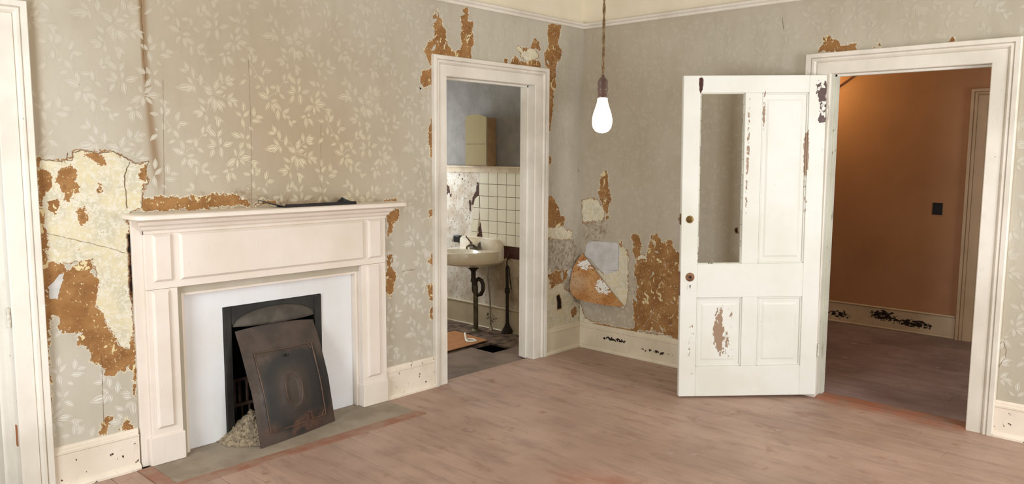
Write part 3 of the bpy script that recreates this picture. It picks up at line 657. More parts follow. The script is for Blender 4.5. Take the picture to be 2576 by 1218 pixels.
# walls behind the camera, with their window openings
wx = [(-4.6, -3.5), (-1.9, -.8)]
plain('wall_back', 'plain wall behind the camera with two tall windows', 'wall',
      [(-6.15, wx[0][0], -5.75, -5.62, 0, CEIL), (wx[0][1], wx[1][0], -5.75, -5.62, 0, CEIL), (wx[1][1], XB, -5.75, -5.62, 0, CEIL)] +
      [(a, b, -5.75, -5.62, 0, .6) for a, b in wx] + [(a, b, -5.75, -5.62, 2.3, CEIL) for a, b in wx], M['paper_plain'])
plain('wall_side', 'plain side wall beyond the left of the camera with one window', 'wall',
      [(-6.15, -6.02, -5.62, -2.35, 0, CEIL), (-6.15, -6.02, -1.15, YA, 0, CEIL), (-6.15, -6.02, -2.35, -1.15, 0, .6), (-6.15, -6.02, -2.35, -1.15, 2.3, CEIL)], M['paper_plain'])
def window(name, label, ax, a0, a1, c):
    m = MB(); f = lambda a, b, h: (a, c + h, b) if ax == 'y' else (c + h, a, b)
    def bar(p0, p1, q0, q1): m.prism([(p0, q0), (p1, q0), (p1, q1), (p0, q1)], f, -.02, .02)
    bar(a0, a0 + .05, .6, 2.3); bar(a1 - .05, a1, .6, 2.3); bar(a0, a1, .6, .66); bar(a0, a1, 2.25, 2.3); bar(a0, a1, 1.43, 1.47)
    return struct(m.build(name, M['trim']), label, 'window')
window('window_1', 'sash window frame in the wall behind the camera, nearer the hall', 'y', -1.9, -.8, -5.68)
window('window_2', 'sash window frame in the wall behind the camera, further from the hall', 'y', -4.6, -3.5, -5.68)
window('window_3', 'sash window frame in the side wall beyond the left edge', 'x', -2.35, -1.15, -6.08)
plain('ceiling', 'flat pale ceiling above the picture rail', 'ceiling', [(-6.15, 2.9, -5.75, 2.6, CEIL, CEIL + .1)], M['ceiling'])

# bathroom shell
alC = np.array(sorted(set([.15] + list(lines(.66, 1.76, .008, [])) + [2.5])))
blC = np.array(sorted(set([-.06] + list(lines(.18, 1.44, .008, [])) + [1.46, CEIL])))
C_dark = [[(1.70, 1.31), (1.655, 1.30), (1.648, 1.24), (1.70, 1.215)], [(1.265, 1.345), (1.238, 1.345), (1.225, 1.235), (1.265, 1.20), (1.31, 1.12), (1.345, 1.135), (1.335, 1.20), (1.29, 1.26), (1.285, 1.30)],
          [(.93, .775), (.66, .785), (.66, .665), (.94, .66)], [(1.39, 1.17), (1.355, 1.18), (1.35, 1.08), (1.375, 1.06)], [(1.655, 1.225), (1.63, 1.225), (1.635, 1.19), (1.65, 1.19)],
          [(1.24, .95), (1.215, .99), (1.19, .82), (1.27, .82)]] + [[(y - .006, z - .008), (y + .006, z - .008), (y + .006, z + .008), (y - .006, z + .008)] for y, z in ((1.45, 1.40), (1.47, 1.37), (1.44, 1.36), (1.40, 1.40), (1.50, 1.35), (1.46, 1.31), (1.52, 1.41), (1.57, 1.43), (1.39, 1.345))]
wb = wall_mesh('wall_bathroom', alC, blC, [], lambda a, b, h: (.03 - h, a, b), .10, [M['bathwall'], M['bathwall']], {'d_dark': lambda P: sdf(P, C_dark)})
struct(wb, 'bathroom wall with blue-grey paint over flaking white plaster', 'wall')
plain('wall_bathroom_far', 'far bathroom walls out of sight past the doorway', 'wall', [(-2.0, .03, 2.5, 2.6, -.06, CEIL), (-2.1, -2.0, .15, 2.6, -.06, CEIL)], M['frieze'])

# wall tiles, one by one (bathroom)
yv = [1.240, 1.116, 1.000, .885, .771, .657]
zv = [1.446, 1.334, 1.222, 1.107, .994, .879, .775]
def tile(poly):
    m = MB(); c = (sum(p[0] for p in poly) / len(poly), sum(p[1] for p in poly) / len(poly)); g = .0016
    q = [(c[0] + (p[0] - c[0]) * (1 - g / .055), c[1] + (p[1] - c[1]) * (1 - g / .055)) for p in poly]
    fn = lambda a, b, h: (.03 - h, a, b)
    qi = [(c[0] + (p[0] - c[0]) * .955, c[1] + (p[1] - c[1]) * .955) for p in q]
    m.loft([[fn(a, b, 0) for a, b in q], [fn(a, b, .0055) for a, b in q], [fn(a, b, .0085) for a, b in qi]])
    return m.build('tile', M['tile'], wb)
m = MB(); m.prism([(1.243, 1.447), (.655, 1.447), (.655, .775), (1.17, .775), (1.225, 1.0), (1.24, 1.10)], lambda a, b, h: (.03 - h, a, b), 0, .003); m.build('tile_backing', M['grout'], wb)
for i in range(5):
    for j in range(6):
        a0, a1, b1, b0 = yv[i], yv[i + 1], zv[j], zv[j + 1]
        if i == 0:
            L = [1.240, 1.240, 1.240, 1.238, 1.225, 1.20, 1.18]
            if j == 2: tile([(1.232, b1), (a1, b1), (a1, b0), (1.228, b0)])
            else: tile([(L[j], b1), (a1, b1), (a1, b0), (L[j + 1], b0)])
        else: tile([(a0, b1), (a1, b1), (a1, b0), (a0, b0)])
# the cracked strip left of the split
tile([(1.296, 1.190), (1.262, 1.217), (1.237, 1.221), (1.234, 1.109), (1.322, 1.109)])
tile([(1.324, 1.105), (1.234, 1.105), (1.243, .996), (1.338, .996)])
tile([(1.339, .992), (1.244, .992), (1.262, .881), (1.358, .881)])
tile([(1.360, .877), (1.262, .877), (1.268, .825), (1.380, .825)])
m = MB(); m.prism([(1.70, 1.440), (.66, 1.440), (.66, 1.498), (1.70, 1.498)], lambda a, b, h: (.03 - h, a, b), 0, .018)
m.prism([(1.70, 1.488), (.66, 1.488), (.66, 1.500), (1.70, 1.500)], lambda a, b, h: (.03 - h, a, b), 0, .04)
struct(m.build('trim_bathroom_rail', M['rail_bath']), 'tan ledge rail along the bathroom wall above the tiles', 'trim')
m = MB(); m.box(.012, .03, .16, 2.49, -.03, .185, .003); m.box(.006, .03, .16, 2.49, .185, .203, .004); m.box(-.005, .012, .16, 2.49, -.04, -.005, .006)
struct(m.build('baseboard_bathroom', M['base_bath']), 'flaking baseboard on the bathroom wall behind the pipes', 'baseboard')

# hall shell
HX = 2.55
m = MB(); m.box(HX, HX + .1, -4.6, .6, 0, CEIL)
wh = struct(m.build('wall_hall', M['hallwall']), 'brown-orange hall wall seen through the right doorway', 'wall')
plain('wall_hall_ends', 'hall end walls hidden beside the right doorway', 'wall', [(.15, HX, .5, .6, 0, CEIL), (.15, HX, -4.6, -4.5, 0, CEIL)], M['hallwall'])
m = MB(); m.prism([(-1.06, 2.245), (-1.30, 2.41), (-1.30, 2.9), (-.2, 2.9), (-.2, 1.65)], lambda a, b, h: (HX - h, a, b), 0, .05)
struct(m.build('trim_hall_soffit', M['hallwall']), 'sloping soffit high in the hall beside the lamp glow', 'soffit')
# hall baseboard and door casing on the far wall
m = MB(); m.box(HX - .018, HX, -2.212, .5, 0, .19, .003); m.box(HX - .026, HX, -2.212, .5, .19, .207, .006); m.box(HX - .032, HX - .018, -2.212, .5, 0, .022, .008)
struct(m.build('baseboard_hall', M['base_hall']), 'hall baseboard with dark chipped paint', 'baseboard')

# ------------------------------------------------------------------ casings
PRO = [(0, 0), (0, .016), (.03, .020), (.55, .020), (.575, .014), (.60, .020), (.66, .030), (.74, .030), (.79, .022), (.80, .034), (.97, .036), (1, .030), (1, 0)]
def casing(root, fn, s0, s1, zt, w0, w1, wh, mat, legs=(True, True)):
    """door casing: left leg, right leg and head, each its own moulded board with mitred ends"""
    sg = 1 if s1 > s0 else -1
    def leg(s, w, sign):
        b = MB(); b.loft([[fn(s + sign * u * w, .0, h) for u, h in PRO], [fn(s + sign * u * w, zt + u * wh, h) for u, h in PRO]]); return b.build('side_casing', mat, root)
    if legs[0]: leg(s0, w0, -sg)
    if legs[1]: leg(s1, w1, sg)
    b = MB(); b.loft([[fn(s0 - sg * u * w0, zt + u * wh, h) for u, h in PRO], [fn(s1 + sg * u * w1, zt + u * wh, h) for u, h in PRO]]); b.build('head_casing', mat, root)
def jambs(root, fn, s0, s1, zt, depth, mat, mat2=None, stop=(.055, .09)):
    """lining boards of the opening with a door stop"""
    sg = 1 if s1 > s0 else -1; t = .02
    def pr(pts, d0, d1, nm, mt): b = MB(); b.prism(pts, fn, -d0 - .0003, -d1); return b.build(nm, mt, root)
    pr([(s0, 0), (s0, zt), (s0 - sg * t, zt), (s0 - sg * t, 0)], 0, depth, 'side_jamb', mat)
    pr([(s1, 0), (s1, zt), (s1 + sg * t, zt), (s1 + sg * t, 0)], 0, depth, 'side_jamb', mat2 or mat)
    pr([(s0, zt), (s1, zt), (s1, zt + t), (s0, zt + t)], 0, depth, 'head_jamb', mat)
    pr([(s0, 0), (s0, zt), (s0 + sg * .012, zt), (s0 + sg * .012, 0)], stop[0], stop[1], 'door_stop', mat)
    pr([(s1, 0), (s1, zt), (s1 - sg * .012, zt), (s1 - sg * .012, 0)], stop[0], stop[1], 'door_stop', mat2 or mat)
    pr([(s0, zt), (s1, zt), (s1, zt - .012), (s0, zt - .012)], stop[0], stop[1], 'door_stop', mat)
t1 = struct(empty('trim_1', (AD0, YA, 0)), 'cream casing round the narrow bathroom doorway', 'door casing')
casing(t1, FA, AD0, AD1, DH, .12, .148, .135, M['trim']); jambs(t1, FA, AD0, AD1, DH, .135, M['trim_grey'])
t2 = struct(empty('trim_2', (XB, BD0, 0)), 'cream casing round the hall doorway at the right', 'door casing')
casing(t2, FB, BD0, BD1, DH, .140, .165, .135, M['trim']); jambs(t2, FB, BD0, BD1, DH, .135, M['trim_grey'], M['jamb_chip'])
t3 = struct(empty('trim_3', (LD1, YA, 0)), 'white casing of the doorway at the left edge', 'door casing')
casing(t3, FA, LD0, LD1, DH, .135, .133, .135, M['trim']); jambs(t3, FA, LD0, LD1, DH, .135, M['trim_grey'])
t4 = struct(empty('trim_4', (HX, -2.35, 0)), 'tan casing of a second doorway on the hall wall', 'door casing')
FH = lambda a, b, h: (HX - h, a, b)
casing(t4, FH, -3.25, -2.345, 2.06, .128, .128, .128, M['halltrim'])
m = MB(); m.box(HX - .008, HX, -3.25, -2.345, 0, 2.06); m.build('door_slab', M['halltrim'], t4)
# threshold of the hall doorway
m = MB(); m.loft([[(XB + x, y, z) for x, z in ((-.035, 0), (-.03, .004), (.0, .012), (.10, .012), (.135, .004), (.14, 0))] for y in (BD0 + .002, BD1 - .002)])
struct(m.build('trim_threshold', M['threshold']), 'worn red-brown threshold board in the hall doorway', 'threshold')

# picture rail and baseboards
RAIL = [(0, 2.617), (.012, 2.617), (.016, 2.622), (.016, 2.634), (.03, 2.642), (.034, 2.655), (.024, 2.663), (0, 2.664)]
m = MB(); m.loft([[FA(-6.0, z, h) for h, z in RAIL], [FA(XB - .0, z, h) for h, z in RAIL]])
struct(m.build('trim_picture_rail', M['trim']), 'cream picture rail above the fireplace wall', 'picture rail')
m = MB(); m.loft([[FB(YA, z, h) for h, z in RAIL], [FB(-5.6, z, h) for h, z in RAIL]])
struct(m.build('trim_picture_rail', M['trim']), 'cream picture rail above the wall with the hall doorway', 'picture rail')
BASE = [(0, 0), (.034, 0), (.034, .012), (.026, .026), (.016, .03), (.016, .172), (.020, .176), (.020, .186), (.012, .192), (.012, .200), (.006, .209), (0, .212)]
def baseboard(name, label, fn, a0, a1, mat, cut=None):
    m = MB(); m.loft([[fn(a0, z, h) for h, z in BASE], [fn(a1, z, h) for h, z in BASE]])
    return struct(m.build(name, mat), label, 'baseboard')
baseboard('baseboard_left', 'speckled baseboard between the left doorway and the fireplace', FA, LD1 + .133, -3.597, M['base_left'])
baseboard('baseboard_middle', 'short baseboard between the fireplace and the bathroom doorway', FA, -2.048, AD0 - .12, M['base_left'])
baseboard('baseboard_corner', 'short baseboard between the bathroom doorway and the corner', FA, AD1 + .148, XB, M['base_corner'])
baseboard('baseboard_right', 'baseboard behind the open door with a line of dark chips', FB, YA, BD1 + .165, M['base_corner'])
baseboard('baseboard_right_end', 'baseboard right of the hall doorway', FB, BD0 - .14, -5.6, M['base_left'])

# ------------------------------------------------------------------ floors
PW = .127
def board(x0, x1, y0, y1, parent, mat, top=0.0):
    m = MB(); m.box(x0 + .0011, x1 - .0011, y0, y1, top - .022, top + rnd.uniform(-.0006, .0006), .0018)
    return m.build('floor_board', mat, parent)
m = MB(); m.box(-6.1, .15, -5.7, .15, -.06, -.024)
fl = struct(m.build('floor', M['dark']), 'worn mauve-brown painted board floor of the room', 'floor')
HEX0, HEX1, HEY = -3.62, -2.045, -.385
k0 = int(math.floor((-6.05 + 2.604) / PW)); x = -2.604 + k0 * PW
while x < -.03:
    x0, x1 = x, min(x + PW, XB - .002); y1 = .018
    if x1 > HEX0 + .01 and x0 < HEX1 - .01: y1 = HEY
    cuts = sorted({-5.6, y1} | {round(c, 3) for c in (rnd.uniform(-4.4, -2.6), rnd.uniform(-1.9, -.7)) if c < y1 - .3})
    for a, b in zip(cuts, cuts[1:]): board(x0, x1, a + .0007, b - .0007, fl, M['floor'])
    if x0 < HEX1 < x1 - .02: board(HEX1, x1, HEY + .001, .018, fl, M['floor'])
    x += PW
m = MB(); m.box(AD0 + .001, AD1 - .001, .019, .062, -.022, .001, .0015); m.build('floor_board', M['floor'], fl)
m = MB(); m.box(.15, 2.55, -4.5, .5, -.06, -.024)
fh = struct(m.build('floor', M['dark']), 'dark board floor of the hall beyond the right doorway', 'floor')
x = .155
while x < HX - .01:
    cut = rnd.uniform(-3.0, -1.2)
    for a, b in ((-4.5, cut), (cut, .5)): board(x, min(x + PW, HX - .001), a + .0007, b - .0007, fh, M['floor_hall'])
    x += PW
# bathroom floor: plywood sheet in front, rotten boards behind, a square hole between
m = MB(); m.box(-2.0, .05, .10, 2.5, -.62, -.60); m.box(-2.02, -2.0, .06, 2.5, -.62, -.04); m.box(.03, .05, .1, 2.5, -.62, -.04); m.box(-2.0, .05, .16, .18, -.62, -.062); m.box(-2.0, .05, 2.5, 2.52, -.62, -.04)
fb = struct(m.build('floor', M['dark']), 'damaged bathroom floor with plywood patch and dark hole', 'floor')
zt = -.012
def slab(nm, x0, x1, y0, y1, mat, top=zt, th=.02): b = MB(); b.box(x0, x1, y0, y1, top - th, top, .002); return b.build(nm, mat, fb)
slab('plywood_sheet', -2.0, -.632, .065, .66, M['plywood']); slab('plywood_sheet', -.63, -.0, .065, .405, M['plywood'])
slab('floor_board', -.40, .0, .407, .66, M['bathfloor'])
for i, (y0, y1) in enumerate(((.662, .80), (.802, .93), (.932, 1.06), (1.062, 1.2), (1.202, 1.34), (1.342, 1.5), (1.502, 1.7), (1.702, 1.9), (1.902, 2.1), (2.102, 2.3), (2.302, 2.498))):
    slab('floor_board', -2.0, rnd.uniform(-.02, .01), y0, y1 - .002, M['bathfloor'], zt + rnd.uniform(-.006, .0))
slab('joist', -.66, -.60, .3, .75, M['bathfloor'], -.12, .1)
# hearth
hs = tag(empty('hearth', (-2.83, -.15, 0)), 'grey-brown hearth slab with wooden edging set in the floor before the fireplace', 'hearth')
m = MB(); m.box(-3.55, HEX1 + .002, -.31, .075, -.03, .004, .003); m.build('slab', M['hearth'], hs)
m = MB(); m.prism([(HEX0, HEY), (HEX1 + .02, HEY), (HEX1 + .0, -.311), (-3.551, -.311)], lambda a, b, h: (a, b, h), -.02, .006); m.build('edging', M['hearth_edge'], hs)
m = MB(); m.prism([(HEX0, HEY), (-3.551, -.311), (-3.551, -.02), (HEX0, -.02)], lambda a, b, h: (a, b, h), -.02, .006); m.build('edging', M['hearth_edge'], hs)

# closet behind the left doorway
plain('wall_closet', 'pale closet walls out of sight behind the left doorway', 'wall', [(-5.3, -3.95, 1.2, 1.25, 0, 2.6), (-5.3, -5.25, .15, 1.2, 0, 2.6), (-4.0, -3.95, .15, 1.2, 0, 2.6), (-5.3, -3.95, .15, 1.25, 2.55, 2.6), (-5.3, -3.95, .15, 1.25, -.06, 0)], M['frieze'])

# ------------------------------------------------------------------ fireplace mantel
mt = tag(empty('mantelpiece', (-2.80, YA, 0)), 'cream painted wooden mantelpiece with panelled pilasters and a wide shelf', 'mantelpiece')
W0 = lambda a, b, h: (a, -h, b)          # h = distance into the room from y = 0
PF = .015                                 # pilaster front
MX0, MX1 = -3.535, -2.040
m = MB(); m.box(-3.588, -3.53, .0, YA, .0048, 1.272, .002); m.build('filler_board', M['mantel'], mt)
m = MB()                                  # frieze board
m.box(MX0, MX1, -PF, YA, .915, 1.245, .002); fz = m.build('frieze_board', M['mantel'], mt)
for a0, a1 in ((-3.498, -3.401), (-3.362, -2.213), (-2.180, -2.079)):
    m = MB(); m.raised(a0, a1, .953, 1.196, W0, PF, PF + .016, .012); m.build('raised_panel', M['mantel'], fz)
for (a0, a1, p0, p1) in ((MX0, -3.378, -3.512, -3.422), (-2.226, MX1, -2.194, -2.094)):
    m = MB(); m.box(a0, a1, -PF, YA + .03, .14, .9135, .002); pl = m.build('pilaster', M['mantel'], mt)
    m = MB(); m.raised(p0, p1, .192, .908, W0, PF, PF + .016, .012); m.build('raised_panel', M['mantel'], pl)
for a0, a1 in ((-3.552, -3.372), (-2.232, -2.040)):
    m = MB(); m.box(a0, a1, -PF - .012, YA + .03, .0048, .152, .003); m.build('plinth_block', M['mantel'], mt)
CR = [(PF, 1.196), (PF + .004, 1.200), (PF + .004, 1.212), (PF + .012, 1.220), (PF + .018, 1.222), (PF + .022, 1.236), (PF + .036, 1.246), (PF + .040, 1.262), (PF + .056, 1.270), (PF + .056, 1.276), (-.015, 1.276), (-.015, 1.196)]
m = MB(); m.loft([[(MX0 - max(h - PF, 0), -h, z) for h, z in CR], [(MX1 + max(h - PF, 0), -h, z) for h, z in CR]]); m.build('crown_moulding', M['mantel'], mt)
SH = []
def arc(cx, cy, r, a0, a1, n=7): return [(cx + r * math.cos(a0 + (a1 - a0) * i / n), cy + r * math.sin(a0 + (a1 - a0) * i / n)) for i in range(n + 1)]
sx0, sx1, syf, R_ = -3.622, -1.955, -.165, .055
SH = [(sx0, YA)] + arc(sx0 + R_, syf + R_, R_, PI, 1.5 * PI) + arc(sx1 - R_, syf + R_, R_, 1.5 * PI, 2 * PI) + [(sx1, YA)]
def inset(p, d): cx, cy = -2.79, .0; return (p[0] + (d if p[0] < cx else -d), p[1] if p[1] > .01 else p[1] + d)
m = MB(); m.loft([[(inset(p, d)[0], inset(p, d)[1], z) for p in SH] for d, z in ((.006, 1.277), (.0, 1.281), (.0, 1.297), (.004, 1.302), (.010, 1.304))]); m.build('shelf', M['mantel'], mt, smooth=35)
# inner trim round the white surround
m = MB(); m.box(-3.385, -3.326, .030, .078, .0048, .914, .002); m.build('inner_trim', M['mantel'], mt)
m = MB(); m.box(-2.243, -2.222, .030, .078, .0048, .914, .002); m.build('inner_trim', M['mantel'], mt)
m = MB(); m.box(-3.326, -2.243, .030, .078, .858, .9145, .002); m.build('inner_trim', M['mantel'], mt)
# white washed surround with ragged opening
IX0, IX1, IZ = -3.100, -2.470, .757
m = MB()
for x0, x1, z0, z1 in ((-3.326, IX0, .0055, .858), (IX1, -2.243, .0055, .858), (IX0, IX1, IZ, .858)): m.box(x0, x1, .070, .12, z0, z1)
m.build('white_surround', M['white'], mt)

# cast-iron insert
ins = tag(empty('fireplace_insert', (-2.785, .1, 0)), 'black iron fireplace insert frame with arched hood and sooty firebox', 'fireplace')
m = MB()
ox0, ox1, ix0, ix1 = IX0 + .002, IX1 - .002, -3.052, -2.522
m.box(ox0, ix0, .060, .085, .006, IZ - .002, .004); m.box(ix1, ox1, .060, .085, .006, IZ - .002, .004); m.box(ix0, ix1, .060, .085, .648, IZ - .002, .004)
m.build('frame', M['iron'], ins)
rings = []
for k in range(9):                         # bulging arched hood
    q = k / 8
    ring = []
    for i in range(25):
        u = i / 24; x = ix0 + .004 + (ix1 - ix0 - .008) * u; hh = .088 * (1 - abs(2 * u - 1) ** 2.4) ** .62
        ring.append((x, .060 - .055 * math.sin(q * PI / 2) * (1 - abs(2 * u - 1) ** 3), .640 + hh * math.cos(q * PI / 2)))
    rings.append(ring)
m = MB(); m.loft(rings, closed=False, caps=False); hd = m.build('hood', M['hood'], ins, smooth=60)
sm = hd.modifiers.new('thickness', 'SOLIDIFY'); sm.thickness = .004; sm.offset = 0
m = MB()
for b in ((ix0 - .03, ix0 - .005, .086, .42, .004, .68), (ix1 + .005, ix1 + .03, .086, .42, .004, .68), (ix0 - .03, ix1 + .03, .42, .45, .004, .68), (ix0 - .03, ix1 + .03, .086, .45, .66, .68), (ix0 - .03, ix1 + .03, .076, .45, -.02, .003)): m.box(*b)
m.build('firebox', M['soot'], ins)
gr = tag(empty('fire_grate', (-2.8, .13, 0)), 'rusty slotted grate standing inside the dark firebox', 'grate')
m = MB(); m.box(-3.045, -2.53, .122, .138, .303, .322, .004); m.box(-3.045, -2.53, .116, .14, .158, .176, .004); m.build('rail', M['grate'], gr)
for i in range(12):
    xx = -3.038 + i * .0455
    m = MB(); m.box(xx, xx + .017, .124, .136, .176, .305, .004); m.build('bar', M['grate'], gr)
    m = MB(); m.box(xx + .012, xx + .024, .120, .132, .03, .16, .003); m.build('bar', M['grate'], gr)
for xx in (-3.03, -2.55):
    m = MB(); m.box(xx, xx + .02, .12, .30, .0045, .32, .004); m.build('side_frame', M['grate'], gr)

# ash heap spilling onto the hearth
def heap(name, label, cx, cy, rx, ry, hgt, seed, mat, ymax):
    r = random.Random(seed); V = []; F = []; n = 34
    for i in range(n + 1):
        for j in range(n + 1):
            u, v = i / n * 2 - 1, j / n * 2 - 1; d = math.hypot(u, v)
            nz = mnoise.noise((u * 5, v * 5, seed)) * .35 + mnoise.noise((u * 14, v * 14, seed)) * .22
            z = hgt * max(0, 1 - d * (1 + .25 * nz)) ** 1.15 * (1 + nz * .6)
            V.append((cx + u * rx, cy + v * ry, max(z, -.001) + .0056))
    F = [(i * (n + 1) + j, (i + 1) * (n + 1) + j, (i + 1) * (n + 1) + j + 1, i * (n + 1) + j + 1) for i in range(n) for j in range(n)
         if max(V[i * (n + 1) + j][2], V[(i + 1) * (n + 1) + j + 1][2]) > .006]
    for k in range(900):                   # loose crumbs and flakes
        a = r.uniform(0, 2 * PI); d = r.random() ** .6 * 1.05; u, v = math.cos(a) * d, math.sin(a) * d
        nz = mnoise.noise((u * 5, v * 5, seed)) * .35
        z = max(hgt * max(0, 1 - d * (1 + .25 * nz)) ** 1.15 * (1 + nz * .6), 0) + .006; s = r.uniform(.003, .0105); k0 = len(V)
        c = Vector((cx + u * rx, cy + v * ry, z)); e = [Vector((r.uniform(-1, 1), r.uniform(-1, 1), r.uniform(-.6, .6))) * s for _ in range(3)]
        V += [tuple(c + e[0]), tuple(c + e[1]), tuple(c + e[2]), tuple(c + Vector((0, 0, s)))]
        F += [(k0, k0 + 1, k0 + 2), (k0, k0 + 1, k0 + 3), (k0 + 1, k0 + 2, k0 + 3), (k0 + 2, k0, k0 + 3)]
    me = bpy.data.meshes.new(name); me.from_pydata(V, [], F); me.materials.append(mat)
    o = bpy.data.objects.new(name, me); COL.objects.link(o)
    return tag(o, label, 'ash', kind='stuff')
heap('ash_heap', 'heap of grey ash and mortar crumbs spilling from the firebox onto the hearth', -2.965, .035, .19, .185, .145, 4, M['ash'], .1)

# summer cover leaning on the insert
cv = tag(empty('fireplace_cover', (-2.78, -.15, .004)), 'rusty stamped iron fireplace cover with oval medallion, leaning askew against the opening', 'fireplace cover')
LZ = [0, .138, .28, .422, .53, .612]; LY = [-.201, -.171, -.131, -.061, -.011, .045]
RZ = [0, .09, .276, .406, .535, .606]; RY = [-.106, -.095, -.073, -.036, .010, .045]
def spl(t, zs, ys):
    z = t * zs[-1]
    y = np.interp([max(z - .03, 0), max(z - .015, 0), z, min(z + .015, zs[-1]), min(z + .03, zs[-1])], zs, ys).mean()
    return float(y), z
def CV(s, t, off=0.0):
    ly, lz = spl(t, LZ, LY); ry, rz = spl(t, RZ, RY)
    arch = .018 * (1 - (2 * s - 1) ** 2) * smooth(np.array(t), .86, 1.0)
    x = -3.041 + (-.005) * t + s * (.538 - .039 * t)
    return Vector((x, ly + (ry - ly) * s - off - .012 * math.sin(PI * s), .0056 + lz + (rz - lz) * s + float(arch)))
def CVn(s, t, off):
    p = CV(s, t); du = CV(min(s + .01, 1), t) - CV(max(s - .01, 0), t); dv = CV(s, min(t + .01, 1)) - CV(s, max(t - .01, 0)); n = du.cross(dv).normalized()
    return p + n * off if n.y < 0 else p - n * off
ns, nt_ = 28, 34
def sheet(h): return [[CVn(i / ns, j / nt_, h(i / ns, j / nt_)) for i in range(ns + 1)] for j in range(nt_ + 1)]
def relief(s, t):
    ov = math.hypot((s - .5) / .115, (t - .42) / .155); o = 0
    o += .005 * math.exp(-((ov - 1) / .12) ** 2) - (.002 if ov < 1 else 0)
    fs = min(s - .10, .90 - s); ft = min(t - .10, .80 - t); o += .004 * float(smooth(np.array(min(fs, ft)), 0, .03))
    return o
G = sheet(relief); G2 = sheet(lambda s, t: -.005)
m = MB(); V = [tuple(p) for r in G for p in r] + [tuple(p) for r in G2 for p in r]; n1 = (ns + 1); off = n1 * (nt_ + 1); F = []
for j in range(nt_):
    for i in range(ns):
        a = j * n1 + i; F += [(a, a + 1, a + n1 + 1, a + n1), (off + a, off + a + n1, off + a + n1 + 1, off + a + 1)]
for i in range(ns): F += [(i, i + off, i + 1 + off, i + 1), (nt_ * n1 + i, nt_ * n1 + i + 1, off + nt_ * n1 + i + 1, off + nt_ * n1 + i)]
for j in range(nt_): a = j * n1; F += [(a, a + n1, a + n1 + off, a + off), (a + ns, a + ns + off, a + ns + n1 + off, a + ns + n1)]
m._f(V, F); m.build('panel', M['cover'], cv, smooth=40)
def poly(pts, n=14):
    out = []
    for (s0, t0), (s1, t1) in zip(pts, pts[1:]):
        out += [CVn(s0 + (s1 - s0) * k / n, t0 + (t1 - t0) * k / n, .005) for k in range(n)]
    return out + [CVn(*pts[-1], .005)]
m = MB(); c_ = .035
m.tube(poly([(.13, .77), (.13, .13)]), .0042, 6); m.tube(poly([(.87, .77), (.87, .13)]), .0042, 6)
m.tube(poly([(.15, .795), (.85, .795)]), .003, 6); m.tube(poly([(.15, .105), (.85, .105)]), .003, 6); m.build('border_bead', M['cover_rim'], cv, smooth=60)
for cs, ct, a in ((.13, .795, 0), (.87, .795, 1), (.13, .105, 2), (.87, .105, 3)):
    m = MB(); dx, dy = (1 if a in (0, 2) else -1), (-1 if a in (0, 1) else 1)
    m.tube(poly([(cs, ct), (cs + .07 * dx, ct)], 3), .003, 6); m.tube(poly([(cs, ct), (cs, ct + .06 * dy)], 3), .003, 6)
    m.tube([CVn(cs + .05 * dx * math.cos(k / 6 * PI / 2), ct + .045 * dy * math.sin(k / 6 * PI / 2), .005) for k in range(7)], .003, 6)
    m.build('corner_ornament', M['cover_rim'], cv, smooth=60)
m = MB(); m.tube([CVn(.5 + .105 * math.cos(a / 24 * 2 * PI), .42 + .145 * math.sin(a / 24 * 2 * PI), .0055) for a in range(25)], .0032, 6); m.build('oval_medallion', M['cover_rim'], cv, smooth=60)
m = MB()
kb = CVn(.5, .73, .008)
m.tube([CVn(.465, .728, .006), CVn(.5, .738, .010), CVn(.535, .732, .006)], .005, 6); m.tube([CVn(.5, .732, .004), CVn(.5, .732, .02)], .007, 8); m.build('pull', M['iron'], cv, smooth=60)
m = MB(); m.tube([CVn(.60, .19, .006), CVn(.655, .185, .014), CVn(.66, .13, .01), CVn(.655, .115, .005)], .0028, 6); m.build('latch_hook', M['cover_rim'], cv, smooth=60)

# bent black metal plate lying on the mantel shelf
pt = tag(empty('metal_tray', (-2.58, -.06, 1.304)), 'bent black sheet-metal plate lying on the mantel shelf', 'metal plate')
m = MB(); z0 = 1.3047
m.loft([[(-2.80, -.115, z0), (-2.80, -.020, z0), (-2.80, -.020, z0 + .004), (-2.80, -.115, z0 + .004)], [(-2.325, -.112, z0), (-2.325, -.015, z0), (-2.325, -.015, z0 + .004), (-2.325, -.112, z0 + .004)]])
m.loft([[(-2.80, -.113, z0 + .004), (-2.80, -.108, z0 + .004), (-2.80, -.105, z0 + .017), (-2.80, -.110, z0 + .017)], [(-2.325, -.110, z0 + .004), (-2.325, -.105, z0 + .004), (-2.325, -.100, z0 + .017), (-2.325, -.105, z0 + .017)]]); m.build('sheet', M['plate'], pt)
m = MB()
m.prism([(-2.795, -.020), (-2.795, -.108), (-2.875, -.03), (-2.905, .002)], lambda a, b, h: (a, b, z0 + h + max(0, (-2.80 - a)) * .36), .002, .006); m.build('bent_flap', M['plate'], pt)
m = MB(); m._f([(-2.40, .0, z0 + .004), (-2.315, -.10, z0 + .003), (-2.31, -.02, z0 + .003), (-2.375, -.03, z0 + .038), (-2.372, -.028, z0 + .038)], [(0, 1, 3), (1, 2, 3), (0, 3, 4), (2, 0, 4), (3, 2, 4)])
m.prism([(-2.415, z0 + .004), (-2.375, z0 + .040), (-2.312, z0 + .008)], lambda a, b, h: (a, -.035 - h, b), 0, .003); m.build('turned_up_corner', M['plate'], pt)

# ------------------------------------------------------------------ the open door
dl = empty('door_1', (XB - .0285, -2.0058, 0)); dl.rotation_euler = (0, 0, 2.34965)
struct(dl, 'open white four-panel door with one empty upper panel, standing ajar before the wall', 'door')
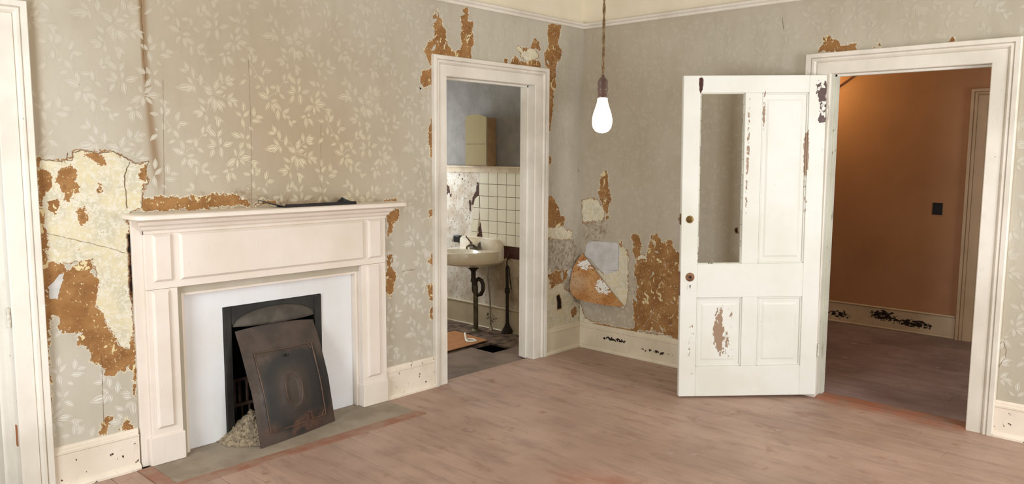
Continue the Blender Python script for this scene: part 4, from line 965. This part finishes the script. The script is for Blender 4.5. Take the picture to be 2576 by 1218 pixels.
# own space: x = width from hinge, y = thickness (camera side is +y .. 0), z up; sags slightly towards the free edge
SAG = -.0125
def D(name, mb, mat, parent=None, smooth=None):
    bmesh.ops.rotate(mb.bm, verts=mb.bm.verts, cent=(0, 0, 0), matrix=Matrix.Rotation(-SAG, 3, 'Y')) if parent is None else None
    o = mb.build(name, mat, parent or dl, smooth)
    return o
DW, DZ0, DZ1, TH = .92, .022, 2.122, .042
def dbox(name, u0, u1, z0, z1, y0=-TH, y1=0.0, bev=.003): b = MB(); b.box(u0, u1, y0, y1, z0, z1, bev); return D(name, b, M['door'])
dbox('hinge_stile', 0, .112, DZ0, DZ1); dbox('lock_stile', .810, DW, DZ0, DZ1)
dbox('top_rail', .112, .810, 2.012, DZ1); dbox('lock_rail', .112, .810, .687, .911); dbox('bottom_rail', .112, .810, DZ0, .225)
dbox('muntin', .412, .522, .911, 2.012); dbox('muntin', .405, .510, .225, .687)
FD = lambda a, b, h: (a, h, b)
def dpanel(u0, u1, z0, z1):
    b = MB(); b.box(u0, u1, -TH + .012, -.013, z0, z1)
    b.raised(u0 + .034, u1 - .034, z0 + .04, z1 - .04, FD, -.0135, -.009, .012)
    # sticking: a small bevelled bead along the four edges
    for q in ((u0, u0 + .010, z0, z1), (u1 - .010, u1, z0, z1), (u0, u1, z0, z0 + .010), (u0, u1, z1 - .010, z1)): b.box(q[0], q[1], -.014, -.005, q[2], q[3], .003)
    return D('panel', b, M['door'])
dpanel(.112, .412, .911, 2.012); dpanel(.112, .405, .225, .687); dpanel(.510, .810, .225, .687)
# rough rebate left round the empty panel
b = MB(); r = random.Random(2)
for (u0, u1) in ((.522, .530), (.802, .810)):
    z = .911
    while z < 2.0: dz = r.uniform(.03, .12); b.box(u0, u1, -TH + .012, -.012 + r.uniform(-.006, .004), z, min(z + dz - .004, 2.011)); z += dz
b.box(.522, .810, -TH + .012, -.010, .911, .917); b.box(.522, .810, -TH + .012, -.014, 2.006, 2.012); D('panel_rebate', b, M['jamb_chip'])
b = MB(); b.lathe([(.0, .012), (.008, .012), (.013, .009), (.015, .004), (.024, .003), (.025, 0), (.0, 0)], (.866, .0, 1.204), 24, 'y'); D('deadbolt_cylinder', b, M['brass'], smooth=40)
b = MB(); b.box(.861, .863, .012, .0135, 1.199, 1.209); b.box(.8655, .8665, .012, .0135, 1.197, 1.208); D('key_slot', b, M['dark'])
b = MB(); b.lathe([(.006, .0), (.029, .0), (.029, .003), (.026, .005), (.012, .006), (.010, .010), (.006, .010)], (.858, .0, .826), 28, 'y'); D('knob_rosette', b, M['rosette'], smooth=40)
b = MB(); b.lathe([(.0, .008), (.0075, .008), (.0075, .0105), (.0, .0105)], (.858, .0, .826), 14, 'y'); D('spindle_hole', b, M['dark'])
b = MB(); b.prism([(.842, .744), (.872, .744), (.872, .774), (.866, .782), (.848, .782), (.842, .774)], FD, 0, .003); kp = D('keyhole_plate', b, M['door'])
b = MB(); b.lathe([(0, .003), (.0045, .003), (.0045, .0045), (0, .0045)], (.857, 0, .768), 12, 'y'); b.box(.855, .859, .003, .0045, .752, .768); D('keyhole', b, M['dark'])
b = MB(); b.box(DW, DW + .014, -.030, -.012, 1.196, 1.214, .002); b.box(DW, DW + .004, -.036, -.006, 1.17, 1.24, .001); D('latch_bolt', b, M['brass'])
b = MB(); b.box(DW - .001, DW + .003, -.034, -.008, .70, .86, .001); D('lock_face', b, M['rosette'])
for zh in (.28, 1.84):
    b = MB(); b.tube([(-.006, .003, zh), (-.006, .003, zh + .09)], .0065, 10); b.box(-.004, -.0005, -.036, .002, zh, zh + .09); D('hinge', b, M['hinge'])

# open door of the left doorway, seen almost edge on
d2 = struct(empty('door_2', (-4.125, .13, 0)), 'white panel door folded back in the doorway at the left edge', 'door')
m = MB(); m.box(-4.168, -4.128, .085, .90, .015, 2.115, .003); m.build('leaf', M['trim_grey'], d2)
m = MB(); m.box(-4.171, -4.167, .17, .40, .25, .70, .002); m.box(-4.171, -4.167, .17, .40, .95, 1.95, .002); m.build('panel', M['trim_grey'], d2)
m = MB(); m.tube([(-4.130, .012, .815), (-4.130, .012, .905)], .009, 10); m.box(-4.1215, -4.1195, .012, .05, .815, .905); m.build('hinge', M['hinge'], d2, smooth=40)
m = MB(); m.box(-4.1235, -4.1195, .030, .052, .255, .355, .001); m.build('bare_wood_patch', M['wood_raw'], t3)

# ------------------------------------------------------------------ hanging bulb
bl = tag(empty('pendant_bulb', (BULB.x, BULB.y, 1.7)), 'lit bare bulb hanging from a twisted brown cord in mid room', 'light')
bz = BULB.z
m = MB(); m.lathe([(0, bz - .052), (.010, bz - .0505), (.020, bz - .046), (.0275, bz - .036), (.0305, bz - .022), (.0305, bz - .010), (.0275, bz + .006), (.0215, bz + .024), (.0165, bz + .040), (.0145, bz + .054), (.0, bz + .054)], (BULB.x, BULB.y, 0), 32); m.build('bulb', M['bulb'], bl, smooth=60)
m = MB(); m.lathe([(0, bz + .054), (.0158, bz + .054), (.0162, bz + .058), (.0145, bz + .060), (.0142, bz + .074), (.0160, bz + .076), (.0164, bz + .080), (.0160, bz + .084), (.0152, bz + .086), (.0158, bz + .100), (.0145, bz + .108), (.0095, bz + .114), (.0055, bz + .118), (.0045, bz + .125), (0, bz + .125)], (BULB.x, BULB.y, 0), 28); m.build('socket', M['socket'], bl, smooth=40)
m = MB()
for ph in (0, PI):
    m.tube([(BULB.x + .0023 * math.cos(ph + k * .5), BULB.y + .0023 * math.sin(ph + k * .5), bz + .118 + k * .0068) for k in range(int((CEIL - bz - .118) / .0068) + 1)], .0026, 6)
m.build('cord', M['cord'], bl, smooth=60)
m = MB(); m.lathe([(0, CEIL - .03), (.03, CEIL - .028), (.045, CEIL - .012), (.05, CEIL), (0, CEIL)], (BULB.x, BULB.y, 0), 24); m.build('ceiling_rose', M['socket'], bl, smooth=40)
point('bulb_light', (BULB.x, BULB.y, bz - .06), 7, (1.0, .74, .45), .035)
point('hall_lamp', tuple(HALL_LAMP), 10.5, (1.0, .60, .22), .08)
m = MB(); m.lathe([(0, 2.38), (.05, 2.39), (.05, 2.5), (.02, 2.52), (.02, CEIL), (0, CEIL)], (HALL_LAMP.x, HALL_LAMP.y, 0), 20)
tag(m.build('hall_ceiling_lamp', M['socket'], None, smooth=40), 'small ceiling lamp in the hall, out of sight past the right doorway', 'light')

# ------------------------------------------------------------------ bathroom things
sk = tag(empty('bathroom_sink', (0, 1.2, .72)), 'stained white wall-hung sink under the tiles in the bathroom', 'sink')
def dshape(yc, hw, dep, n=30, x0=.026, pw=2.3):
    """plan outline of the basin: flat at the wall, bulging into the room"""
    out = []
    for i in range(n + 1):
        a = PI * i / n; c, s_ = math.cos(a), math.sin(a)
        out.append((x0 - dep * abs(s_) ** (2 / pw), yc - hw * math.copysign(abs(c) ** (2 / pw), c)))
    return out
yc, hw, dep = 1.195, .272, .475
def ring(k, dz, sh=0): return [(x, y, dz) for x, y in dshape(yc, hw * k, dep * k + sh)]
zr = .728
outer = [ring(.55, .575), ring(.86, .606), ring(.965, .618), ring(.99, .630), ring(1.0, .66), ring(1.0, .716), ring(.992, zr - .003), ring(.975, zr)]
def bowl(k, dz):                         # inner bowl: an oval set forward of the tap deck
    return [(-.268 + .155 * k * math.cos(PI * .5 + PI * 2 * i / 30) * -1 if False else -.262 - .172 * k * math.sin(PI * i / 30 * 2 - PI / 2 + PI), yc - .215 * k * math.cos(PI * i / 30 * 2 - PI / 2 + PI), dz) for i in range(31)]
m = MB()
m.loft(outer, closed=True, caps=False)
m._f([p for p in outer[0]], [tuple(range(31))])
# top face with the bowl: bridge rim outline to bowl outline
N = 60
def rim(i):
    a = 2 * PI * i / N; d = Vector((-math.cos(a), -math.sin(a)))   # from bowl centre
    c = Vector((-.262, yc)); best = None
    pts = [Vector((x, y)) for x, y, z in outer[-1]]
    for p, q in zip(pts, pts[1:] + pts[:1]):
        e = q - p; den = d.x * e.y - d.y * e.x
        if abs(den) < 1e-9: continue
        t_ = ((p.x - c.x) * e.y - (p.y - c.y) * e.x) / den; u_ = ((p.x - c.x) * d.y - (p.y - c.y) * d.x) / den
        if t_ > 0 and -1e-6 <= u_ <= 1 + 1e-6: best = t_ if best is None else max(best, t_)
    return (c.x + d.x * best, c.y + d.y * best, zr)
def el(i, k, dz): a = 2 * PI * i / N; return (-.262 - .165 * k * math.cos(a), yc - .215 * k * math.sin(a), dz)
m.loft([[rim(i) for i in range(N)], [el(i, 1.0, zr - .002) for i in range(N)], [el(i, .95, zr - .014) for i in range(N)], [el(i, .86, zr - .06) for i in range(N)], [el(i, .62, zr - .105) for i in range(N)], [el(i, .25, zr - .122) for i in range(N)], [el(i, .09, zr - .125) for i in range(N)]], closed=True, caps=False)
m.build('basin', M['porcelain'], sk, smooth=50)
bp_ = [(1.462, .70)] + [(1.46, .76)] + arc(1.425, .795, .035, 0, PI / 2, 5) + [(1.3, .836), (1.12, .838)] + arc(1.005, .748, .088, PI / 2, PI, 8) + [(.917, .70), (.917, .640), (1.462, .640)]
m = MB()
def bsr(k, x): cy, cz = 1.19, .72; return [(x, cy + (y - cy) * k, cz + (z - cz) * k) for y, z in bp_]
m.loft([bsr(1, .029), bsr(1, -.005), bsr(.985, -.022), bsr(.955, -.030)]); m.build('backsplash', M['porcelain'], sk, smooth=45)
fc = empty('faucet_placeholder') if False else None
m = MB(); yf = 1.205; xf = -.060
m.loft([[(xf + dx * k, yf + dy * k, z) for dx, dy in [(.024 * math.cos(a / 16 * 2 * PI), .075 * math.sin(a / 16 * 2 * PI)) for a in range(16)]] for k, z in ((1, zr - .001), (1, zr + .018), (.8, zr + .030), (.45, zr + .036))])
m.tube([(xf, yf, zr + .02), (xf - .03, yf, zr + .038), (xf - .08, yf, zr + .040), (xf - .105, yf, zr + .030), (xf - .108, yf, zr + .008)], [.014, .013, .011, .010, .010], 10)
fa = m.build('faucet', M['faucet'], sk, smooth=50)
for s_, (dx, dy, dz) in ((1, (-.02, .045, .05)), (-1, (-.04, -.05, .012))):
    m = MB(); y_ = yf + s_ * .055; m.tube([(xf, y_, zr + .02), (xf, y_, zr + .062)], [.016, .012], 10); m.tube([(xf, y_, zr + .058), (xf + dx, y_ + dy, zr + .060 + dz)], [.008, .006], 8); m.lathe([(0, -.007), (.007, -.003), (.007, .004), (0, .008)], (xf + dx, y_ + dy, zr + .062 + dz), 10); m.build('tap_handle', M['faucet'], fa, smooth=50)
m = MB()
for i in range(3): m.box(-.098 - .0, -.094, 1.165 + i * .016, 1.172 + i * .016, zr - .075, zr - .035)
m.build('overflow_slots', M['dark'], sk)

wp = tag(empty('waste_pipe', (-.15, 1.10, 0)), 'dark waste pipe with a looped trap under the sink', 'pipe')
m = MB(); m.lathe([(.0, .580), (.055, .580), (.050, .566), (.030, .550), (.022, .535), (.022, .470), (0, .470)], (-.16, 1.125, 0), 16); m.build('drain_flange', M['pipe'], wp, smooth=40)
m = MB(); m.tube([(-.16, 1.125, .50), (-.16, 1.12, .36), (-.158, 1.11, .34), (-.153, 1.075, .322), (-.15, 1.035, .335), (-.148, 1.012, .375), (-.148, 1.012, .425), (-.150, 1.03, .462), (-.153, 1.062, .474), (-.156, 1.09, .46), (-.158, 1.098, .43), (-.158, 1.098, .40)], .0185, 10)
m.lathe([(0, .44), (.026, .44), (.026, .47), (0, .47)], (-.16, 1.125, 0), 12); m.build('trap', M['pipe'], wp, smooth=50)
m = MB(); m.tube([(-.158, 1.098, .41), (-.157, 1.095, .0), (-.157, 1.095, -.02)], .023, 12); m.lathe([(0, -.012), (.045, -.012), (.042, -.004), (.026, .004), (0, .004)], (-.157, 1.095, 0), 16); m.build('standpipe', M['pipe_green'], wp, smooth=50)
sp = tag(empty('supply_tube', (-.05, 1.05, 0)), 'thin bent grey supply tube below the middle of the sink', 'pipe')
m = MB(); m.tube([(-.06, 1.045, .605), (-.058, 1.04, .50), (-.055, 1.022, .36), (-.052, 1.015, .26), (-.05, 1.01, .10), (-.048, 1.008, -.015)], .0075, 8); m.build('tube', M['chrome_dull'], sp, smooth=60)
m = MB(); m.lathe([(0, -.017), (.026, -.012), (.016, .01), (.010, .03), (0, .03)], (-.048, 1.008, 0), 12); m.build('floor_flange', M['chrome_dull'], sp, smooth=50)
s2 = tag(empty('stub_pipe', (-.02, .84, 0)), 'rusty capped riser pipe with hanging wire right of the sink', 'pipe')
m = MB(); m.tube([(-.02, .832, .60), (-.02, .828, .36), (-.02, .826, -.015)], [.014, .014, .0165], 10); m.lathe([(0, .355), (.022, .355), (.024, .375), (.022, .40), (0, .40)], (-.02, .828, 0), 12); m.lathe([(0, -.017), (.055, -.012), (.05, .008), (.028, .045), (.018, .075), (0, .075)], (-.02, .826, 0), 16); m.build('riser', M['pipe_rust'], s2, smooth=50)
m = MB(); m.tube([(-.02, .806, .722), (-.02, .82, .69), (-.02, .834, .64), (-.02, .832, .60)], .006, 6); m.tube([(-.03, .826, .615), (-.03, .80, .60), (-.03, .792, .575), (-.03, .784, .48), (-.03, .766, .40)], .005, 6); m.build('wire', M['pipe_rust'], s2, smooth=60)

cb = tag(empty('medicine_cabinet', (-.03, 1.17, 1.504)), 'arched mirrored medicine cabinet standing on the bathroom ledge rail', 'cabinet')
m = MB(); m.box(-.085, .029, 1.022, 1.300, 1.5005, 1.935, .004); m.build('body', M['cabinet'], cb)
arch = [(1.296, 1.512), (1.022, 1.512), (1.022, 1.940)] + [(1.022 + (1.296 - 1.022) * i / 10, 1.940 + .026 * math.sin(PI * i / 10) + .008 * i / 10) for i in range(1, 10)] + [(1.296, 1.946)]
m = MB(); m.prism(arch, lambda a, b, h: (-.086 - h, a, b), 0, .012); dr = m.build('mirror_door', M['mirror'], cb)
m = MB(); m.box(-.101, -.098, 1.03, 1.288, 1.70, 1.703); m.build('mirror_seam', M['dark'], dr)
m = MB(); m.box(-.022, .030, 1.466, 1.555, .765, .830, .008); tag(m.build('electrical_box', M['box_black']), 'black electrical box on the wall at the left end of the sink', 'box')
m = MB(); m.prism([(-.36, 1.16), (-.41, .69), (-.68, .672), (-1.25, .64), (-1.35, 1.18)], lambda a, b, h: (a, b, .002 + h + .02 * max(0, (.8 - b))), 0, .006)
tag(m.build('cardboard_sheet', M['cardboard']), 'flat brown cardboard sheet on the bathroom floor beside the hole', 'cardboard')
m = MB(); m.tube([(-.475, .905, .045), (-.545, .822, .022), (-.575, .785, .018), (-.590, .755, .017), (-.570, .728, .017), (-.52, .718, .017), (-.505, .76, .017), (-.525, .815, .017), (-.56, .80, .017)], [.009] * 9, 6)
tag(m.build('plastic_handle', M['plastic_white'], None, smooth=50), 'small white looped plastic piece lying on the brown cardboard', 'plastic scrap')

# ------------------------------------------------------------------ loose paper flap at the corner
R0 = [(.012, -.004, .792), (.006, -.10, .705), (.006, -.205, .608), (.006, -.31, .510), (.010, -.43, .405)]
R1 = [(-.075, .000, .715), (-.082, -.075, .630), (-.070, -.165, .545), (-.045, -.28, .465), (-.012, -.41, .402)]
R2 = [(-.108, .006, .655), (-.120, -.030, .565), (-.085, -.12, .470), (-.05, -.27, .420), (-.012, -.40, .398)]
R3 = [(-.122, .008, .600), (-.132, .006, .500), (-.095, -.05, .425), (-.06, -.25, .402), (-.014, -.395, .396)]
def crm(P, n=6):
    out = []
    for i in range(len(P) - 1):
        p0, p1, p2, p3 = (Vector(P[max(0, min(len(P) - 1, i + k))]) for k in (-1, 0, 1, 2))
        for k in range(n):
            t_ = k / n; out.append(.5 * ((2 * p1) + (-p0 + p2) * t_ + (2 * p0 - 5 * p1 + 4 * p2 - p3) * t_ ** 2 + (-p0 + 3 * p1 - 3 * p2 + p3) * t_ ** 3))
    return out + [Vector(P[-1])]
rows = [crm(r_) for r_ in (R0, R1, R2, R3)]
cols = [crm([r_[i] for r_ in rows], 5) for i in range(len(rows[0]))]
V = []; nc = len(cols[0]); rr = random.Random(9)
for c in cols:
    for j, p in enumerate(c):
        w = mnoise.noise(p * 22) * .006 + mnoise.noise(p * 60) * .003; e = (mnoise.noise(p * 45) * .010 if j == nc - 1 else 0)
        V.append((min(p.x + w * (j > 0), .018), min(p.y, .016), p.z + e))
F = [(i * nc + j, (i + 1) * nc + j, (i + 1) * nc + j + 1, i * nc + j + 1) for i in range(len(cols) - 1) for j in range(nc - 1)]
me = bpy.data.meshes.new('paper_flap'); me.from_pydata(V, [], F); me.materials.append(M['flap'])
fo = bpy.data.objects.new('paper_flap', me); COL.objects.link(fo)
sm = fo.modifiers.new('thickness', 'SOLIDIFY'); sm.thickness = .003; sm.offset = 0
tag(fo, 'large peeled flap of paper and plaster folded down in the room corner, rusty orange underside', 'torn paper')

# empty switch box in the hall wall
m = MB()
y0, y1, z0, z1 = -2.047, -1.967, 1.096, 1.201
for b in ((y0, y0 + .006, z0, z1), (y1 - .006, y1, z0, z1), (y0, y1, z0, z0 + .006), (y0, y1, z1 - .006, z1)): m.box(HX - .006, HX, b[0], b[1], b[2], b[3], .001)
m.box(HX - .003, HX - .0005, y0, y1, z0, z1); tag(m.build('switch_box', M['box_black']), 'open black switch box in the brown hall wall', 'switch box')
